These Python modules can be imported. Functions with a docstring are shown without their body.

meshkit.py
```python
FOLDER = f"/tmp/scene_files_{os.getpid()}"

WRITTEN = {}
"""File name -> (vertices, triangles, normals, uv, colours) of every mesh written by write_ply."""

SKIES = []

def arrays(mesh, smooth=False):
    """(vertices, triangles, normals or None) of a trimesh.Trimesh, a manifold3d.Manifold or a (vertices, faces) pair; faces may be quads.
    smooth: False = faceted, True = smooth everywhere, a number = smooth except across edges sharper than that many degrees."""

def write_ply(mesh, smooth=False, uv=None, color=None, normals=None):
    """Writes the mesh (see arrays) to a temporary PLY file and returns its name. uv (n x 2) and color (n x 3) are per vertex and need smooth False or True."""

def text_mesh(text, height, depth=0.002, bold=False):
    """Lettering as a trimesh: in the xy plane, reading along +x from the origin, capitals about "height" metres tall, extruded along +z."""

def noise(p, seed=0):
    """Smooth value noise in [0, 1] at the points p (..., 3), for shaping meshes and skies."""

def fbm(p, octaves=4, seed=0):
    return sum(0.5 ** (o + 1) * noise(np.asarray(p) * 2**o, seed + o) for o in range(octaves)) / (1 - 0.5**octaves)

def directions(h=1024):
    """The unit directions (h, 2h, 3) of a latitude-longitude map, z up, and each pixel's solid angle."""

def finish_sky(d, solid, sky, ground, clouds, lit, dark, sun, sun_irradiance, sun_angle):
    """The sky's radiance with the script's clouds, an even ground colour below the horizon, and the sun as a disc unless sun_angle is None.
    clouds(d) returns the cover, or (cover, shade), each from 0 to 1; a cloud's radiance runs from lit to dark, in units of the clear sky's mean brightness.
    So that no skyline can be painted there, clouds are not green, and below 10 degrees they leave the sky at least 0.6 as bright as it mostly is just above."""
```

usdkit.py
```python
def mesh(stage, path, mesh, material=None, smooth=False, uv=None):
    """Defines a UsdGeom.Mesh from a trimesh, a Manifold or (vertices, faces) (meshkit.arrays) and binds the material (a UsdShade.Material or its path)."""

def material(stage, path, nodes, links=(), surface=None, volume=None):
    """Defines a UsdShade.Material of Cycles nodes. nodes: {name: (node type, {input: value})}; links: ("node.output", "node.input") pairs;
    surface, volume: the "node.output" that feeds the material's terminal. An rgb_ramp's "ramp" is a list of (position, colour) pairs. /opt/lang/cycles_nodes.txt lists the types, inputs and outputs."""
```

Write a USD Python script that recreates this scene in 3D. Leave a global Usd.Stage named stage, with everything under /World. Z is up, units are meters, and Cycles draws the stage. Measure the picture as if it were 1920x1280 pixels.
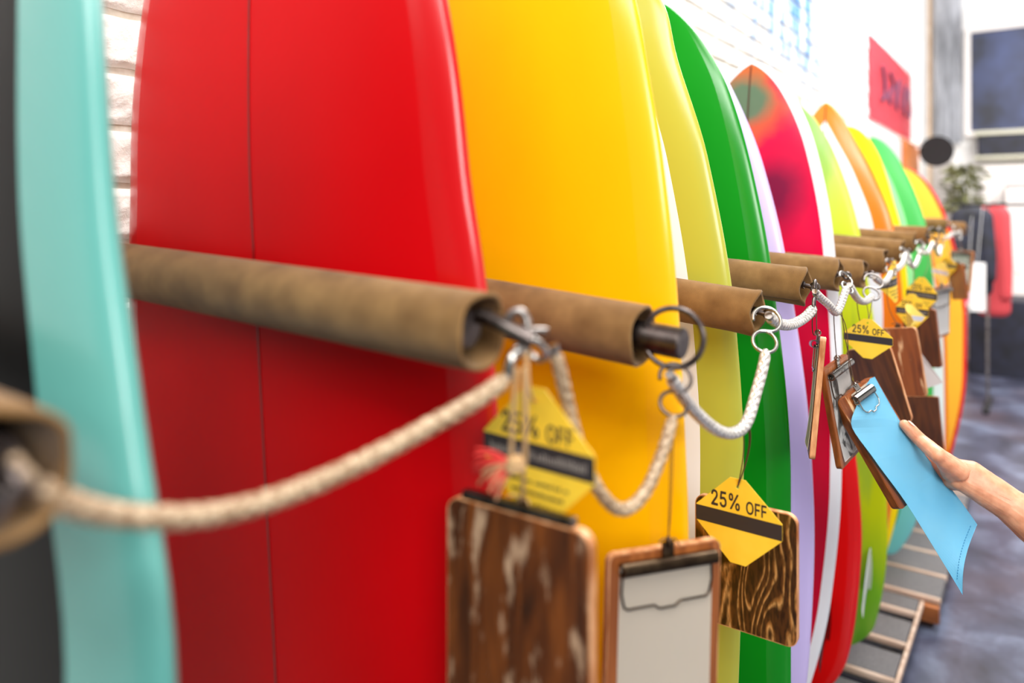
import math, random, numpy as np, trimesh, usdkit, meshkit
import manifold3d as m3
from scipy.interpolate import PchipInterpolator, CubicSpline
from shapely.geometry import Polygon, LineString, box as sbox
from pxr import Usd, UsdGeom, UsdShade, UsdLux, Gf, Sdf, Vt

random.seed(7); np.random.seed(7)
stage = Usd.Stage.CreateInMemory()
UsdGeom.SetStageUpAxis(stage, UsdGeom.Tokens.z); UsdGeom.SetStageMetersPerUnit(stage, 1.0)
UsdGeom.Xform.Define(stage, '/World'); UsdGeom.Scope.Define(stage, '/World/Looks')
PI = math.pi

# ------------------------------------------------------------------ camera, light, exposure
EYE = 1.42                                   # camera height
YAW = math.radians(35.5)                     # turned from the row's direction (+Y) towards the wall (-X)
F, HY = 1400.0, 395.0                        # focal length and horizon row, in pixels of the 1920 x 1280 frame
cam = UsdGeom.Camera.Define(stage, '/World/camera')
cam.AddTransformOp().Set(Gf.Matrix4d(math.cos(YAW), math.sin(YAW), 0, 0,  0, 0, 1, 0,  math.sin(YAW), -math.cos(YAW), 0, 0,  0, 0, EYE, 1))
cam.CreateFocalLengthAttr(F / 1920 * 36); cam.CreateHorizontalApertureAttr(36.0)
cam.CreateVerticalApertureOffsetAttr(-(640 - HY) / 1920 * 36)
cam.CreateFStopAttr(2.05); cam.CreateFocusDistanceAttr(1.1); cam.CreateClippingRangeAttr(Gf.Vec2f(0.02, 200))
cam.CreateExposureAttr(0.08)

dome = UsdLux.DomeLight.Define(stage, '/World/dome_light'); dome.CreateIntensityAttr(0.06); dome.CreateColorAttr(Gf.Vec3f(1, .985, .97))

def rect_light(name, loc, w, h, power, rot=(0, 0, 0), color=(1, 1, 1)):
    l = UsdLux.RectLight.Define(stage, '/World/' + name)
    l.CreateWidthAttr(w); l.CreateHeightAttr(h); l.CreateIntensityAttr(power); l.CreateColorAttr(Gf.Vec3f(*color))
    l.AddTranslateOp().Set(Gf.Vec3d(*loc)); l.AddRotateXYZOp().Set(Gf.Vec3f(*rot))
rect_light('ceiling_light_aisle', (0.5, 1.4, 3.4), 0.8, 4.6, 7.5, (0, 0, 0), (1, .98, .955))
rect_light('ceiling_light_wall', (-0.1, 4.4, 3.6), 0.6, 5.4, 17.0, (0, -20, 0), (1, .99, .975))
rect_light('ceiling_light_front', (0.35, -1.7, 4.0), 2.4, 1.0, 10.5, (38, 0, 0), (1, .985, .96))
rect_light('shop_front_light', (2.4, -1.6, 2.9), 1.6, 1.5, 13.0, (66, 0, 42), (1, .99, .97))
rect_light('ceiling_light_back', (1.5, 5.6, 4.2), 2.8, 1.8, 17.0, (42, 0, 0), (1, .985, .975))

# ------------------------------------------------------------------ geometry of the view, used to set things out at real distances
S_, C_ = math.sin(YAW), math.cos(YAW)
def at(x, y, d):
    u = (x - 960) / F * d
    return np.array([u * C_ - d * S_, u * S_ + d * C_, EYE - (y - HY) / F * d])
def atY(x, y, Y):
    t = (x - 960) / F
    return at(x, y, Y / (t * S_ + C_))
def atX(x, y, X):
    t = (x - 960) / F
    return at(x, y, X / (t * C_ - S_))

# ------------------------------------------------------------------ prims
used = {}
def numbered(path):
    n = used.get(path, 0); used[path] = n + 1
    return path if n == 0 else f'{path}_{n:03d}'
def tag(prim, label=None, cat=None, group=None, kind=None):
    for k, v in (('label', label), ('category', cat), ('group', group), ('kind', kind)):
        if v: prim.SetCustomDataByKey(k, v)
    return prim
def thing(name, label, cat, loc=(0, 0, 0), rot=None, group=None, kind=None):
    x = UsdGeom.Xform.Define(stage, numbered('/World/' + name))
    m = np.eye(4)
    if rot is not None: m[:3, :3] = np.asarray(rot)     # rows = local axes in the world
    m[3, :3] = loc
    x.AddTransformOp().Set(Gf.Matrix4d(*m.ravel().tolist()))
    return tag(x.GetPrim(), label, cat, group, kind)
def put(parent, name, mesh, mat, smooth=35, label=None, kind=None, normals=None, uv=None):
    base = '/World' if parent is None else str(parent.GetPath())
    p = numbered(base + '/' + name)
    if normals is not None:
        v, f = mesh
        m = usdkit.mesh(stage, p, (v, f), mat)
        m.CreateNormalsAttr(Vt.Vec3fArray.FromNumpy(np.asarray(normals, np.float32))); m.SetNormalsInterpolation('vertex')
    else:
        m = usdkit.mesh(stage, p, mesh, mat, smooth=smooth, uv=uv)
    return tag(m.GetPrim(), label, kind=kind)
def shift(mesh, loc):
    mesh = mesh.copy(); mesh.apply_translation(-np.asarray(loc)); return mesh

# ------------------------------------------------------------------ mesh helpers
def tm(man):
    m = man.to_mesh(); return trimesh.Trimesh(m.vert_properties[:, :3], m.tri_verts, process=False)
def bx(lo, hi):
    lo, hi = np.asarray(lo, float), np.asarray(hi, float)
    b = trimesh.creation.box(extents=hi - lo); b.apply_translation((lo + hi) / 2); return b
def rbx(lo, hi, r=.004):
    lo, hi = np.asarray(lo, float), np.asarray(hi, float)
    r = min(r, *(0.45 * (hi - lo)))
    s = m3.Manifold.sphere(r, 8)
    return tm(m3.Manifold.batch_hull([s.translate([x, y, z]) for x in (lo[0] + r, hi[0] - r) for y in (lo[1] + r, hi[1] - r) for z in (lo[2] + r, hi[2] - r)]))
def cat(*ms): return trimesh.util.concatenate(list(ms))
def frames(P):
    P = np.asarray(P, float); T = np.gradient(P, axis=0); T /= np.linalg.norm(T, axis=1, keepdims=True) + 1e-12
    N = np.zeros_like(P); a = np.array([0, 0, 1.]) if abs(T[0, 2]) < .9 else np.array([1., 0, 0])
    n = a - T[0] * a.dot(T[0]); N[0] = n / np.linalg.norm(n)
    for i in range(1, len(P)):
        n = N[i - 1] - T[i] * N[i - 1].dot(T[i]); N[i] = n / np.linalg.norm(n)
    return T, N, np.cross(T, N)
def resample(P, step, smooth=True):
    P = np.asarray(P, float)
    s = np.r_[0, np.cumsum(np.linalg.norm(np.diff(P, axis=0), axis=1))]
    f = CubicSpline(s, P) if smooth and len(P) > 2 else (lambda q: np.stack([np.interp(q, s, P[:, k]) for k in range(3)], 1))
    return f(np.linspace(0, s[-1], max(3, int(s[-1] / step) + 1)))
def tube(P, r, n=8, closed=False, rfun=None):
    P = np.asarray(P, float)
    if closed:
        c = P.mean(0); k = len(P)
        T = np.roll(P, -1, 0) - np.roll(P, 1, 0); T /= np.linalg.norm(T, axis=1, keepdims=True)
        ax = np.cross(P[0] - c, P[k // 4] - c); ax /= np.linalg.norm(ax)
        B = np.tile(ax, (k, 1)); N = np.cross(B, T); N /= np.linalg.norm(N, axis=1, keepdims=True); B = np.cross(T, N)
    else:
        T, N, B = frames(P)
    m = len(P); th = np.linspace(0, 2 * PI, n, endpoint=False)
    R = np.full((m, n), r, float) if rfun is None else rfun(m, th)
    V = P[:, None] + R[..., None] * (np.cos(th)[None, :, None] * N[:, None] + np.sin(th)[None, :, None] * B[:, None])
    V = V.reshape(-1, 3); F_ = []
    rows = m if closed else m - 1
    i, j = np.meshgrid(np.arange(rows), np.arange(n), indexing='ij')
    a = i * n + j; b = i * n + (j + 1) % n; c_ = ((i + 1) % m) * n + (j + 1) % n; d = ((i + 1) % m) * n + j
    F_ = np.concatenate([np.stack([a, b, c_], -1).reshape(-1, 3), np.stack([a, c_, d], -1).reshape(-1, 3)])
    if not closed:
        V = np.vstack([V, P[0], P[-1]]); k = m * n; jj = np.arange(n)
        F_ = np.vstack([F_, np.stack([np.full(n, k), (jj + 1) % n, jj], -1), np.stack([np.full(n, k + 1), (m - 1) * n + jj, (m - 1) * n + (jj + 1) % n], -1)])
    return trimesh.Trimesh(V, F_, process=False)
def ring(center, normal, R, r, n=40, k=10, up=None):
    w = np.asarray(normal, float); w /= np.linalg.norm(w)
    a = np.cross(w, [0, 0, 1.]) if abs(w[2]) < .9 else np.cross(w, [1., 0, 0]); a /= np.linalg.norm(a); b = np.cross(w, a)
    th = np.linspace(0, 2 * PI, n, endpoint=False)
    return tube(np.asarray(center) + R * (np.cos(th)[:, None] * a + np.sin(th)[:, None] * b), r, k, closed=True)
def grid(V, flip=False):
    n, m = V.shape[:2]; i, j = np.meshgrid(np.arange(n - 1), np.arange(m - 1), indexing='ij')
    a = i * m + j; b = a + 1; c_ = a + m + 1; d = a + m
    f = np.concatenate([np.stack([a, b, c_], -1).reshape(-1, 3), np.stack([a, c_, d], -1).reshape(-1, 3)])
    return V.reshape(-1, 3), (f[:, ::-1] if flip else f)
def sheet(V, t):
    """a grid of points thickened to a closed thin sheet (front, back, rim)"""
    n, m = V.shape[:2]
    N = np.cross(np.gradient(V, axis=1), np.gradient(V, axis=0)); N /= np.linalg.norm(N, axis=2, keepdims=True) + 1e-12
    v1, f1 = grid(V + N * t / 2); v2, f2 = grid(V - N * t / 2, True)
    e = [(0, j) for j in range(m)] + [(i, m - 1) for i in range(1, n)] + [(n - 1, j) for j in range(m - 2, -1, -1)] + [(i, 0) for i in range(n - 2, 0, -1)]
    idx = np.array([i * m + j for i, j in e]); nx = np.roll(idx, -1); k = n * m
    f3 = np.vstack([np.stack([idx, idx + k, nx + k], -1), np.stack([idx, nx + k, nx], -1)])
    return trimesh.Trimesh(np.vstack([v1, v2]), np.vstack([f1, f2, f3[:, ::-1]]), process=False)
def extr(poly, z0, z1):
    m = trimesh.creation.extrude_polygon(poly, z1 - z0, engine='earcut'); m.apply_translation([0, 0, z0]); return m
def rrect(x0, y0, x1, y1, r):
    return sbox(x0 + r, y0 + r, x1 - r, y1 - r).buffer(r, quad_segs=6)

# ------------------------------------------------------------------ materials
def lin(r, g, b):
    return tuple((c / 12.92 if c <= .04045 else ((c + .055) / 1.055) ** 2.4) for c in (r / 255, g / 255, b / 255))
def mat(name, nodes, links, surface='p.BSDF', **k):
    return usdkit.material(stage, '/World/Looks/' + name, nodes, links, surface=surface, **k)
def plain(name, col, rough=.5, metal=0, coat=0, **kw):
    return mat(name, {'p': ('principled_bsdf', dict(base_color=col, roughness=rough, metallic=metal, coat_weight=coat, coat_roughness=.08, **kw))}, [])
def mottled(name, a, b, scale=6, rough=.4, bump=.1, dist=.002, coat=0, metal=0, vec=(1, 1, 1), lo=.35, hi=.65, detail=4, coords='object'):
    src = {'object': ('texture_coordinate', {}), 'world': ('geometry', {})}[coords]
    out = {'object': 't.object', 'world': 't.position'}[coords]
    return mat(name, {'t': src, 'm': ('mapping', dict(scale=vec)), 'n': ('noise_texture', dict(scale=scale, detail=detail)),
                      'r': ('rgb_ramp', dict(ramp=[(lo, a), (hi, b)])), 'b': ('bump', dict(strength=bump, distance=dist)),
                      'p': ('principled_bsdf', dict(roughness=rough, coat_weight=coat, coat_roughness=.06, metallic=metal))},
               [(out, 'm.vector'), ('m.vector', 'n.vector'), ('n.fac', 'r.fac'), ('r.color', 'p.base_color'), ('n.fac', 'b.height'), ('b.normal', 'p.normal')])

def resin(name, rgb, var=.06, rough=.45, scale=5):
    """glossy tinted resin with faint cloudiness and fibre cloth weave"""
    a = np.array(lin(*rgb)); b = tuple(np.clip(a * (1 - var) , 0, 1)); a = tuple(np.clip(a * (1 + var), 0, 1))
    return mat(name, {'t': ('geometry', {}), 'm': ('mapping', dict(scale=(1, 1, .5))), 'n': ('noise_texture', dict(scale=scale, detail=5)),
                      'r': ('rgb_ramp', dict(ramp=[(.3, b), (.7, a)])), 'w': ('noise_texture', dict(scale=260, detail=1)),
                      'b': ('bump', dict(strength=.05, distance=.0006)),
                      'p': ('principled_bsdf', dict(roughness=rough, ior=1.4, specular_ior_level=.16))},
               [('t.position', 'm.vector'), ('m.vector', 'n.vector'), ('t.position', 'w.vector'), ('n.fac', 'r.fac'), ('r.color', 'p.base_color'), ('w.fac', 'b.height'), ('b.normal', 'p.normal')])

M = {}
for k, v in dict(teal=(92, 160, 152), charcoal=(11, 12, 13), red=(194, 0, 8), yellow=(255, 186, 2), olive=(176, 178, 66), white=(236, 238, 242),
                 green=(6, 130, 16), lilac=(200, 184, 232), fin_red=(226, 6, 6), orange=(238, 122, 10), lemon=(255, 226, 20), mint=(150, 224, 168),
                 grass=(80, 190, 98), amber=(255, 184, 56), rim_red=(226, 44, 40), pale=(226, 234, 240)).items():
    M[k] = resin('resin_' + k, v)

def polished(name, rgb):
    return mat(name, {'p': ('principled_bsdf', dict(base_color=lin(*rgb), roughness=.24, ior=1.5, specular_ior_level=.6))}, [])
RAILS = dict(teal=(92, 160, 152), red=(194, 0, 8), yellow=(255, 186, 2), olive=(176, 178, 66), green=(6, 130, 16), lilac=(200, 184, 232), fin_red=(226, 6, 6), orange=(238, 122, 10))
for k, v in RAILS.items(): M['rail_' + k] = polished('polished_rail_' + k, v)
M['splash'] = mat('resin_magenta_swirl', {
    't': ('geometry', {}), 's': ('separate_xyz', {}), 'n': ('noise_texture', dict(scale=5.0, detail=5)), 'ns': ('math', dict(math_type='multiply_add', value2=.34, value3=-.17)),
    'ax': ('math', dict(math_type='add')), 'az': ('math', dict(math_type='add')),
    # tip: orange-brown left of the stringer, magenta to the right
    'zt': ('map_range', dict(from_min=EYE + .02, from_max=EYE + .24, to_min=0, to_max=1, clamp=True)),
    'xt': ('map_range', dict(from_min=-.59, from_max=-.53, to_min=1, to_max=0, clamp=True)),
    'tm': ('math', dict(math_type='multiply')),
    'base': ('mix_color', dict(a=lin(214, 0, 62), b=lin(186, 96, 50))),
    # green cloud in the tip
    'gd': ('vector_math', dict(math_type='distance', vector2=(-.60, 0, EYE + .275))), 'gs': ('mapping', dict(location=(0, 0, 0), scale=(1, 0, 1))),
    'gn': ('math', dict(math_type='multiply_add', value2=.16, value3=-.08)), 'ga': ('math', dict(math_type='add')),
    'gr': ('rgb_ramp', dict(ramp=[(.015, (.9, .9, .9)), (.06, (0, 0, 0))])), 'gm': ('mix_color', dict(b=lin(66, 112, 88))),
    # dark purple cloud lower down on the left half
    'dd': ('vector_math', dict(math_type='distance', vector2=(-.53, 0, EYE + .055))), 'da': ('math', dict(math_type='add')),
    'dr': ('rgb_ramp', dict(ramp=[(.03, (.8, .8, .8)), (.12, (0, 0, 0))])), 'dm': ('mix_color', dict(b=lin(70, 12, 52))),
    # redder towards the bottom
    'zb': ('map_range', dict(from_min=EYE - .45, from_max=EYE - .05, to_min=.75, to_max=0, clamp=True)), 'bm': ('mix_color', dict(b=lin(186, 0, 34))),
    'p': ('principled_bsdf', dict(roughness=.28, specular_ior_level=.22))},
    [('t.position', 'n.vector'), ('t.position', 's.vector'), ('n.fac', 'ns.value1'), ('s.x', 'ax.value1'), ('ns.value', 'ax.value2'), ('s.z', 'az.value1'), ('ns.value', 'az.value2'),
     ('az.value', 'zt.value'), ('ax.value', 'xt.value'), ('zt.result', 'tm.value1'), ('xt.result', 'tm.value2'), ('tm.value', 'base.fac'),
     ('t.position', 'gs.vector'), ('gs.vector', 'gd.vector1'), ('gs.vector', 'dd.vector1'), ('n.fac', 'gn.value1'), ('gd.value', 'ga.value1'), ('gn.value', 'ga.value2'), ('ga.value', 'gr.fac'),
     ('base.result', 'gm.a'), ('gr.color', 'gm.fac'), ('dd.value', 'da.value1'), ('gn.value', 'da.value2'), ('da.value', 'dr.fac'), ('gm.result', 'dm.a'), ('dr.color', 'dm.fac'),
     ('az.value', 'zb.value'), ('zb.result', 'bm.fac'), ('dm.result', 'bm.a'), ('bm.result', 'p.base_color')])
M['lime'] = mat('resin_lime_fade', {
    't': ('geometry', {}), 's': ('separate_xyz', {}), 'm': ('mapping', dict(scale=(9, 9, 1.2))), 'n': ('noise_texture', dict(scale=1.0, detail=4)),
    'd': ('math', dict(math_type='multiply_add', value2=.28, value3=-.14)), 'a': ('math', dict(math_type='add')),
    'mr': ('map_range', dict(from_min=EYE - 1.3, from_max=EYE + .35, to_min=0, to_max=1, clamp=True)),
    'r': ('rgb_ramp', dict(ramp=[(.0, lin(88, 150, 44)), (.12, lin(110, 168, 30)), (.26, lin(186, 196, 6)), (.55, lin(196, 206, 20)), (.72, lin(206, 220, 40)), (.84, lin(180, 208, 90)), (.9, lin(150, 196, 104)), (1, lin(120, 190, 84))])),
    'v': ('noise_texture', dict(scale=2.0, detail=4)), 'v2': ('rgb_ramp', dict(ramp=[(.52, (0, 0, 0)), (.62, (.5, .5, .5))])), 'mx': ('mix_color', dict(b=lin(128, 168, 60))),
    'p': ('principled_bsdf', dict(roughness=.28, specular_ior_level=.22))},
    [('t.position', 's.vector'), ('t.position', 'm.vector'), ('m.vector', 'n.vector'), ('m.vector', 'v.vector'), ('n.fac', 'd.value1'), ('s.z', 'a.value1'), ('d.value', 'a.value2'), ('a.value', 'mr.value'),
     ('mr.result', 'r.fac'), ('v.fac', 'v2.fac'), ('v2.color', 'mx.fac'), ('r.color', 'mx.a'), ('mx.result', 'p.base_color')])
def zramp(name, stops):
    return mat(name, {'t': ('geometry', {}), 's': ('separate_xyz', {}), 'mr': ('map_range', dict(from_min=EYE - 1.35, from_max=EYE + .35, to_min=0, to_max=1, clamp=True)),
                      'r': ('rgb_ramp', dict(ramp=stops)), 'p': ('principled_bsdf', dict(roughness=.28, specular_ior_level=.22))},
               [('t.position', 's.vector'), ('s.z', 'mr.value'), ('mr.result', 'r.fac'), ('r.color', 'p.base_color')])
M['grass'] = zramp('resin_grass_turquoise_tail', [(0, lin(120, 206, 214)), (.24, lin(120, 206, 214)), (.3, lin(70, 178, 90)), (1, lin(76, 182, 94))])
M['mint'] = zramp('resin_mint_green_tail', [(0, lin(0, 150, 50)), (.24, lin(0, 150, 50)), (.32, lin(150, 224, 168)), (1, lin(150, 224, 168))])
M['stringer'] = plain('stringer_wood', lin(96, 40, 26), .4)
M['pin'] = plain('pinline_white', lin(246, 248, 250), .25, coat=.5)
M['fin_black'] = plain('fin_black', lin(16, 15, 18), .25, coat=.5)
M['fin_white'] = plain('fin_white', lin(240, 242, 244), .3, coat=.5)
M['steel'] = mottled('worn_steel', lin(120, 112, 108), lin(170, 164, 160), 60, .32, .1, .0004, metal=1)
M['dark_steel'] = mottled('dark_oiled_steel', lin(70, 62, 60), lin(120, 110, 106), 60, .35, .12, .0004, metal=1)
M['chrome'] = plain('bright_plated_steel', lin(176, 173, 168), .16, 1)
M['pale_paint'] = mottled('white_plaster', lin(232, 230, 228), lin(244, 243, 240), 4, .8, .1, .003, coords='world')

# canvas: woven brown cloth
M['canvas'] = mat('brown_canvas', {'t': ('texture_coordinate', {}), 'w1': ('wave_texture', dict(scale=190, bands_direction='x', detail=1, distortion=.6)), 'm': ('mapping', dict(scale=(1, 1, 1))),
    'n': ('noise_texture', dict(scale=900, detail=2)), 'n2': ('noise_texture', dict(scale=28, detail=5)), 'r': ('rgb_ramp', dict(ramp=[(.3, lin(106, 76, 42)), (.72, lin(140, 106, 64))])),
    'ad': ('math', dict(math_type='add')), 'b': ('bump', dict(strength=.35, distance=.0006)), 'p': ('principled_bsdf', dict(roughness=.95, sheen_weight=.15, specular_ior_level=.1))},
    [('t.object', 'm.vector'), ('m.vector', 'w1.vector'), ('m.vector', 'n.vector'), ('m.vector', 'n2.vector'), ('n2.fac', 'r.fac'), ('r.color', 'p.base_color'),
     ('w1.fac', 'ad.value1'), ('n.fac', 'ad.value2'), ('ad.value', 'b.height'), ('b.normal', 'p.normal')])
M['seam'] = plain('canvas_seam_thread', lin(58, 40, 22), .9)

# painted brick: white paint over everything, with real blue paint marks high on the wall
M['brick'] = mat('white_painted_brick', {'t': ('geometry', {}), 'n': ('noise_texture', dict(scale=34, detail=6, roughness=.65)), 'v': ('noise_texture', dict(scale=9, detail=3)),
    'r': ('rgb_ramp', dict(ramp=[(.22, lin(196, 184, 168)), (.34, lin(236, 233, 228)), (1, lin(244, 243, 241))])),
    's': ('separate_xyz', {}), 'y': ('map_range', dict(from_min=2.5, from_max=3.3, to_min=0, to_max=1, clamp=True)), 'y2': ('map_range', dict(from_min=4.15, from_max=4.5, to_min=1, to_max=0, clamp=True)),
    'z': ('map_range', dict(from_min=EYE + .60, from_max=EYE + .78, to_min=0, to_max=1, clamp=True)), 'k1': ('math', dict(math_type='multiply')), 'k2': ('math', dict(math_type='multiply')),
    'm': ('mapping', dict(scale=(1, 5, 1.6))), 'g': ('noise_texture', dict(scale=1.9, detail=5, roughness=.6)), 'gr': ('rgb_ramp', dict(ramp=[(.44, (0, 0, 0)), (.6, (.95, .95, .95))])),
    'k3': ('math', dict(math_type='multiply')), 'mx': ('mix_color', dict(b=lin(34, 140, 212))),
    'b': ('bump', dict(strength=.7, distance=.006)), 'p': ('principled_bsdf', dict(roughness=.6))},
    [('t.position', 'n.vector'), ('t.position', 's.vector'), ('t.position', 'm.vector'), ('m.vector', 'g.vector'), ('n.fac', 'r.fac'), ('g.fac', 'gr.fac'),
     ('s.y', 'y.value'), ('s.y', 'y2.value'), ('s.z', 'z.value'), ('y.result', 'k1.value1'), ('y2.result', 'k1.value2'), ('k1.value', 'k2.value1'), ('z.result', 'k2.value2'),
     ('k2.value', 'k3.value1'), ('gr.color', 'k3.value2'), ('k3.value', 'mx.fac'), ('r.color', 'mx.a'), ('mx.result', 'p.base_color'), ('n.fac', 'b.height'), ('b.normal', 'p.normal')])
M['mortar'] = mottled('painted_mortar', lin(190, 180, 164), lin(224, 219, 210), 40, .8, .3, .003, coords='world')
M['floor'] = mat('polished_mottled_concrete', {'t': ('geometry', {}), 'n': ('noise_texture', dict(scale=3.2, detail=7, roughness=.62, distortion=.5)), 'n2': ('noise_texture', dict(scale=1.1, detail=3)),
    'r': ('rgb_ramp', dict(ramp=[(.3, lin(40, 41, 54)), (.5, lin(70, 73, 92)), (.68, lin(112, 120, 142))])), 'r2': ('rgb_ramp', dict(ramp=[(.5, (0, 0, 0)), (.66, (.55, .55, .55))])),
    'mx': ('mix_color', dict(b=lin(86, 68, 72))), 'b': ('bump', dict(strength=.08, distance=.003)), 'p': ('principled_bsdf', dict(roughness=.3))},
    [('t.position', 'n.vector'), ('t.position', 'n2.vector'), ('n.fac', 'r.fac'), ('n2.fac', 'r2.fac'), ('r.color', 'mx.a'), ('r2.color', 'mx.fac'), ('mx.result', 'p.base_color'), ('n.fac', 'b.height'), ('b.normal', 'p.normal')])

# ------------------------------------------------------------------ the room
def struct(name, mesh, m): return tag(put(None, name, mesh, m, smooth=False), kind='structure')
struct('floor', bx((-1.2, -2, -.1), (6, 12.2, 0)), M['floor'])

WX = -1.0                                                      # face of the brick wall
wall = UsdGeom.Xform.Define(stage, '/World/wall_left').GetPrim(); used['/World/wall_left'] = 1
tag(wall, 'white painted brick wall behind the surfboards with blue paint marks', kind='structure')
put(wall, 'mortar', bx((WX - .22, -1.6, 0), (WX - .009, 5.62, 3.1)), M['mortar'], smooth=False)
CH, BL, GAP = .0765, .228, .009
bricks = []
for r in range(int(3.1 / CH)):
    y = -1.6 + (0 if r % 2 else -BL / 2)
    while y < 5.66:
        y0, y1 = max(y, -1.6), min(y + BL, 5.62 + (.05 if r % 2 else 0))
        if y1 - y0 > .03: bricks.append((y0 + GAP / 2, y1 - GAP / 2, r * CH + GAP / 2, (r + 1) * CH - GAP / 2))
        y += BL
def project(p):
    d = -p[0] * S_ + p[1] * C_
    return (9e9, 9e9, d) if d < .1 else (960 + F * (p[0] * C_ + p[1] * S_) / d, HY - F * (p[2] - EYE) / d, d)
def brick_mesh(b, fine):
    y0, y1, z0, z1 = b; rng = np.random.default_rng(int(y0 * 1000 + z0 * 77777) % 999983)
    ny, nz = (24, 10) if fine else (1, 1)
    e = .006
    ys = np.r_[y0, np.linspace(y0 + e, y1 - e, ny + 1), y1]; zs = np.r_[z0, np.linspace(z0 + e, z1 - e, nz + 1), z1]
    Yg, Zg = np.meshgrid(ys, zs, indexing='ij')
    X = np.full_like(Yg, WX + rng.uniform(-.003, .002)) + (Yg - y0) * rng.uniform(-.015, .015) + (Zg - z0) * rng.uniform(-.03, .03)
    rim = np.zeros_like(X, bool); rim[[0, -1]] = True; rim[:, [0, -1]] = True
    if fine:
        P = np.stack([X * 0, Yg * 45, Zg * 45], -1)
        X += (meshkit.fbm(P, 4, 3) - .5) * .012; Zg = Zg + (meshkit.noise(P * .6, 5) - .5) * .006 * rim
    X[rim] = WX - .007
    v, f = grid(np.stack([X, Yg, Zg], -1)); n, m = X.shape
    idx = np.array([j for j in range(m)] + [i * m + m - 1 for i in range(1, n)] + [(n - 1) * m + j for j in range(m - 2, -1, -1)] + [i * m for i in range(n - 2, 0, -1)])
    back = v[idx].copy(); back[:, 0] = WX - .05; k = len(v); a = np.arange(len(idx)); nx = np.roll(a, -1)
    f3 = np.vstack([np.stack([idx[a], idx[nx], a + k], -1), np.stack([idx[nx], nx + k, a + k], -1)])
    t = trimesh.Trimesh(np.vstack([v, back]), np.vstack([f, f3]), process=False)
    return t
seen = []
for b in bricks:
    c = (WX, (b[0] + b[1]) / 2, (b[2] + b[3]) / 2); x, y, d = project(c)
    if (1225 < x < 1650 and -20 < y < 400 and y < 150 + (x - 1225) * .55) or (120 < x < 330 and -60 < y < 560): seen.append((-(b[1] - b[0]) / d, b, d))
seen.sort(key=lambda q: q[0]); chosen = {q[1] for q in seen[:300]}
for _, b, d in seen[:300]: put(wall, 'brick', brick_mesh(b, d < 1.4), M['brick'], smooth=40)
put(wall, 'brick_field', cat(*[brick_mesh(b, False) for b in bricks if b not in chosen]), M['brick'], smooth=False, kind='stuff')

struct('wall_left', bx((-1.3, 5.63, 0), (-1.06, 9.6, 4.4)), M['pale_paint'])
struct('wall_far', bx((-1.3, 9.6, 0), (6, 9.8, 4.4)), M['pale_paint'])
struct('wall_right', bx((5.0, -2, 0), (5.2, 9.6, 4.4)), M['pale_paint'])

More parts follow.
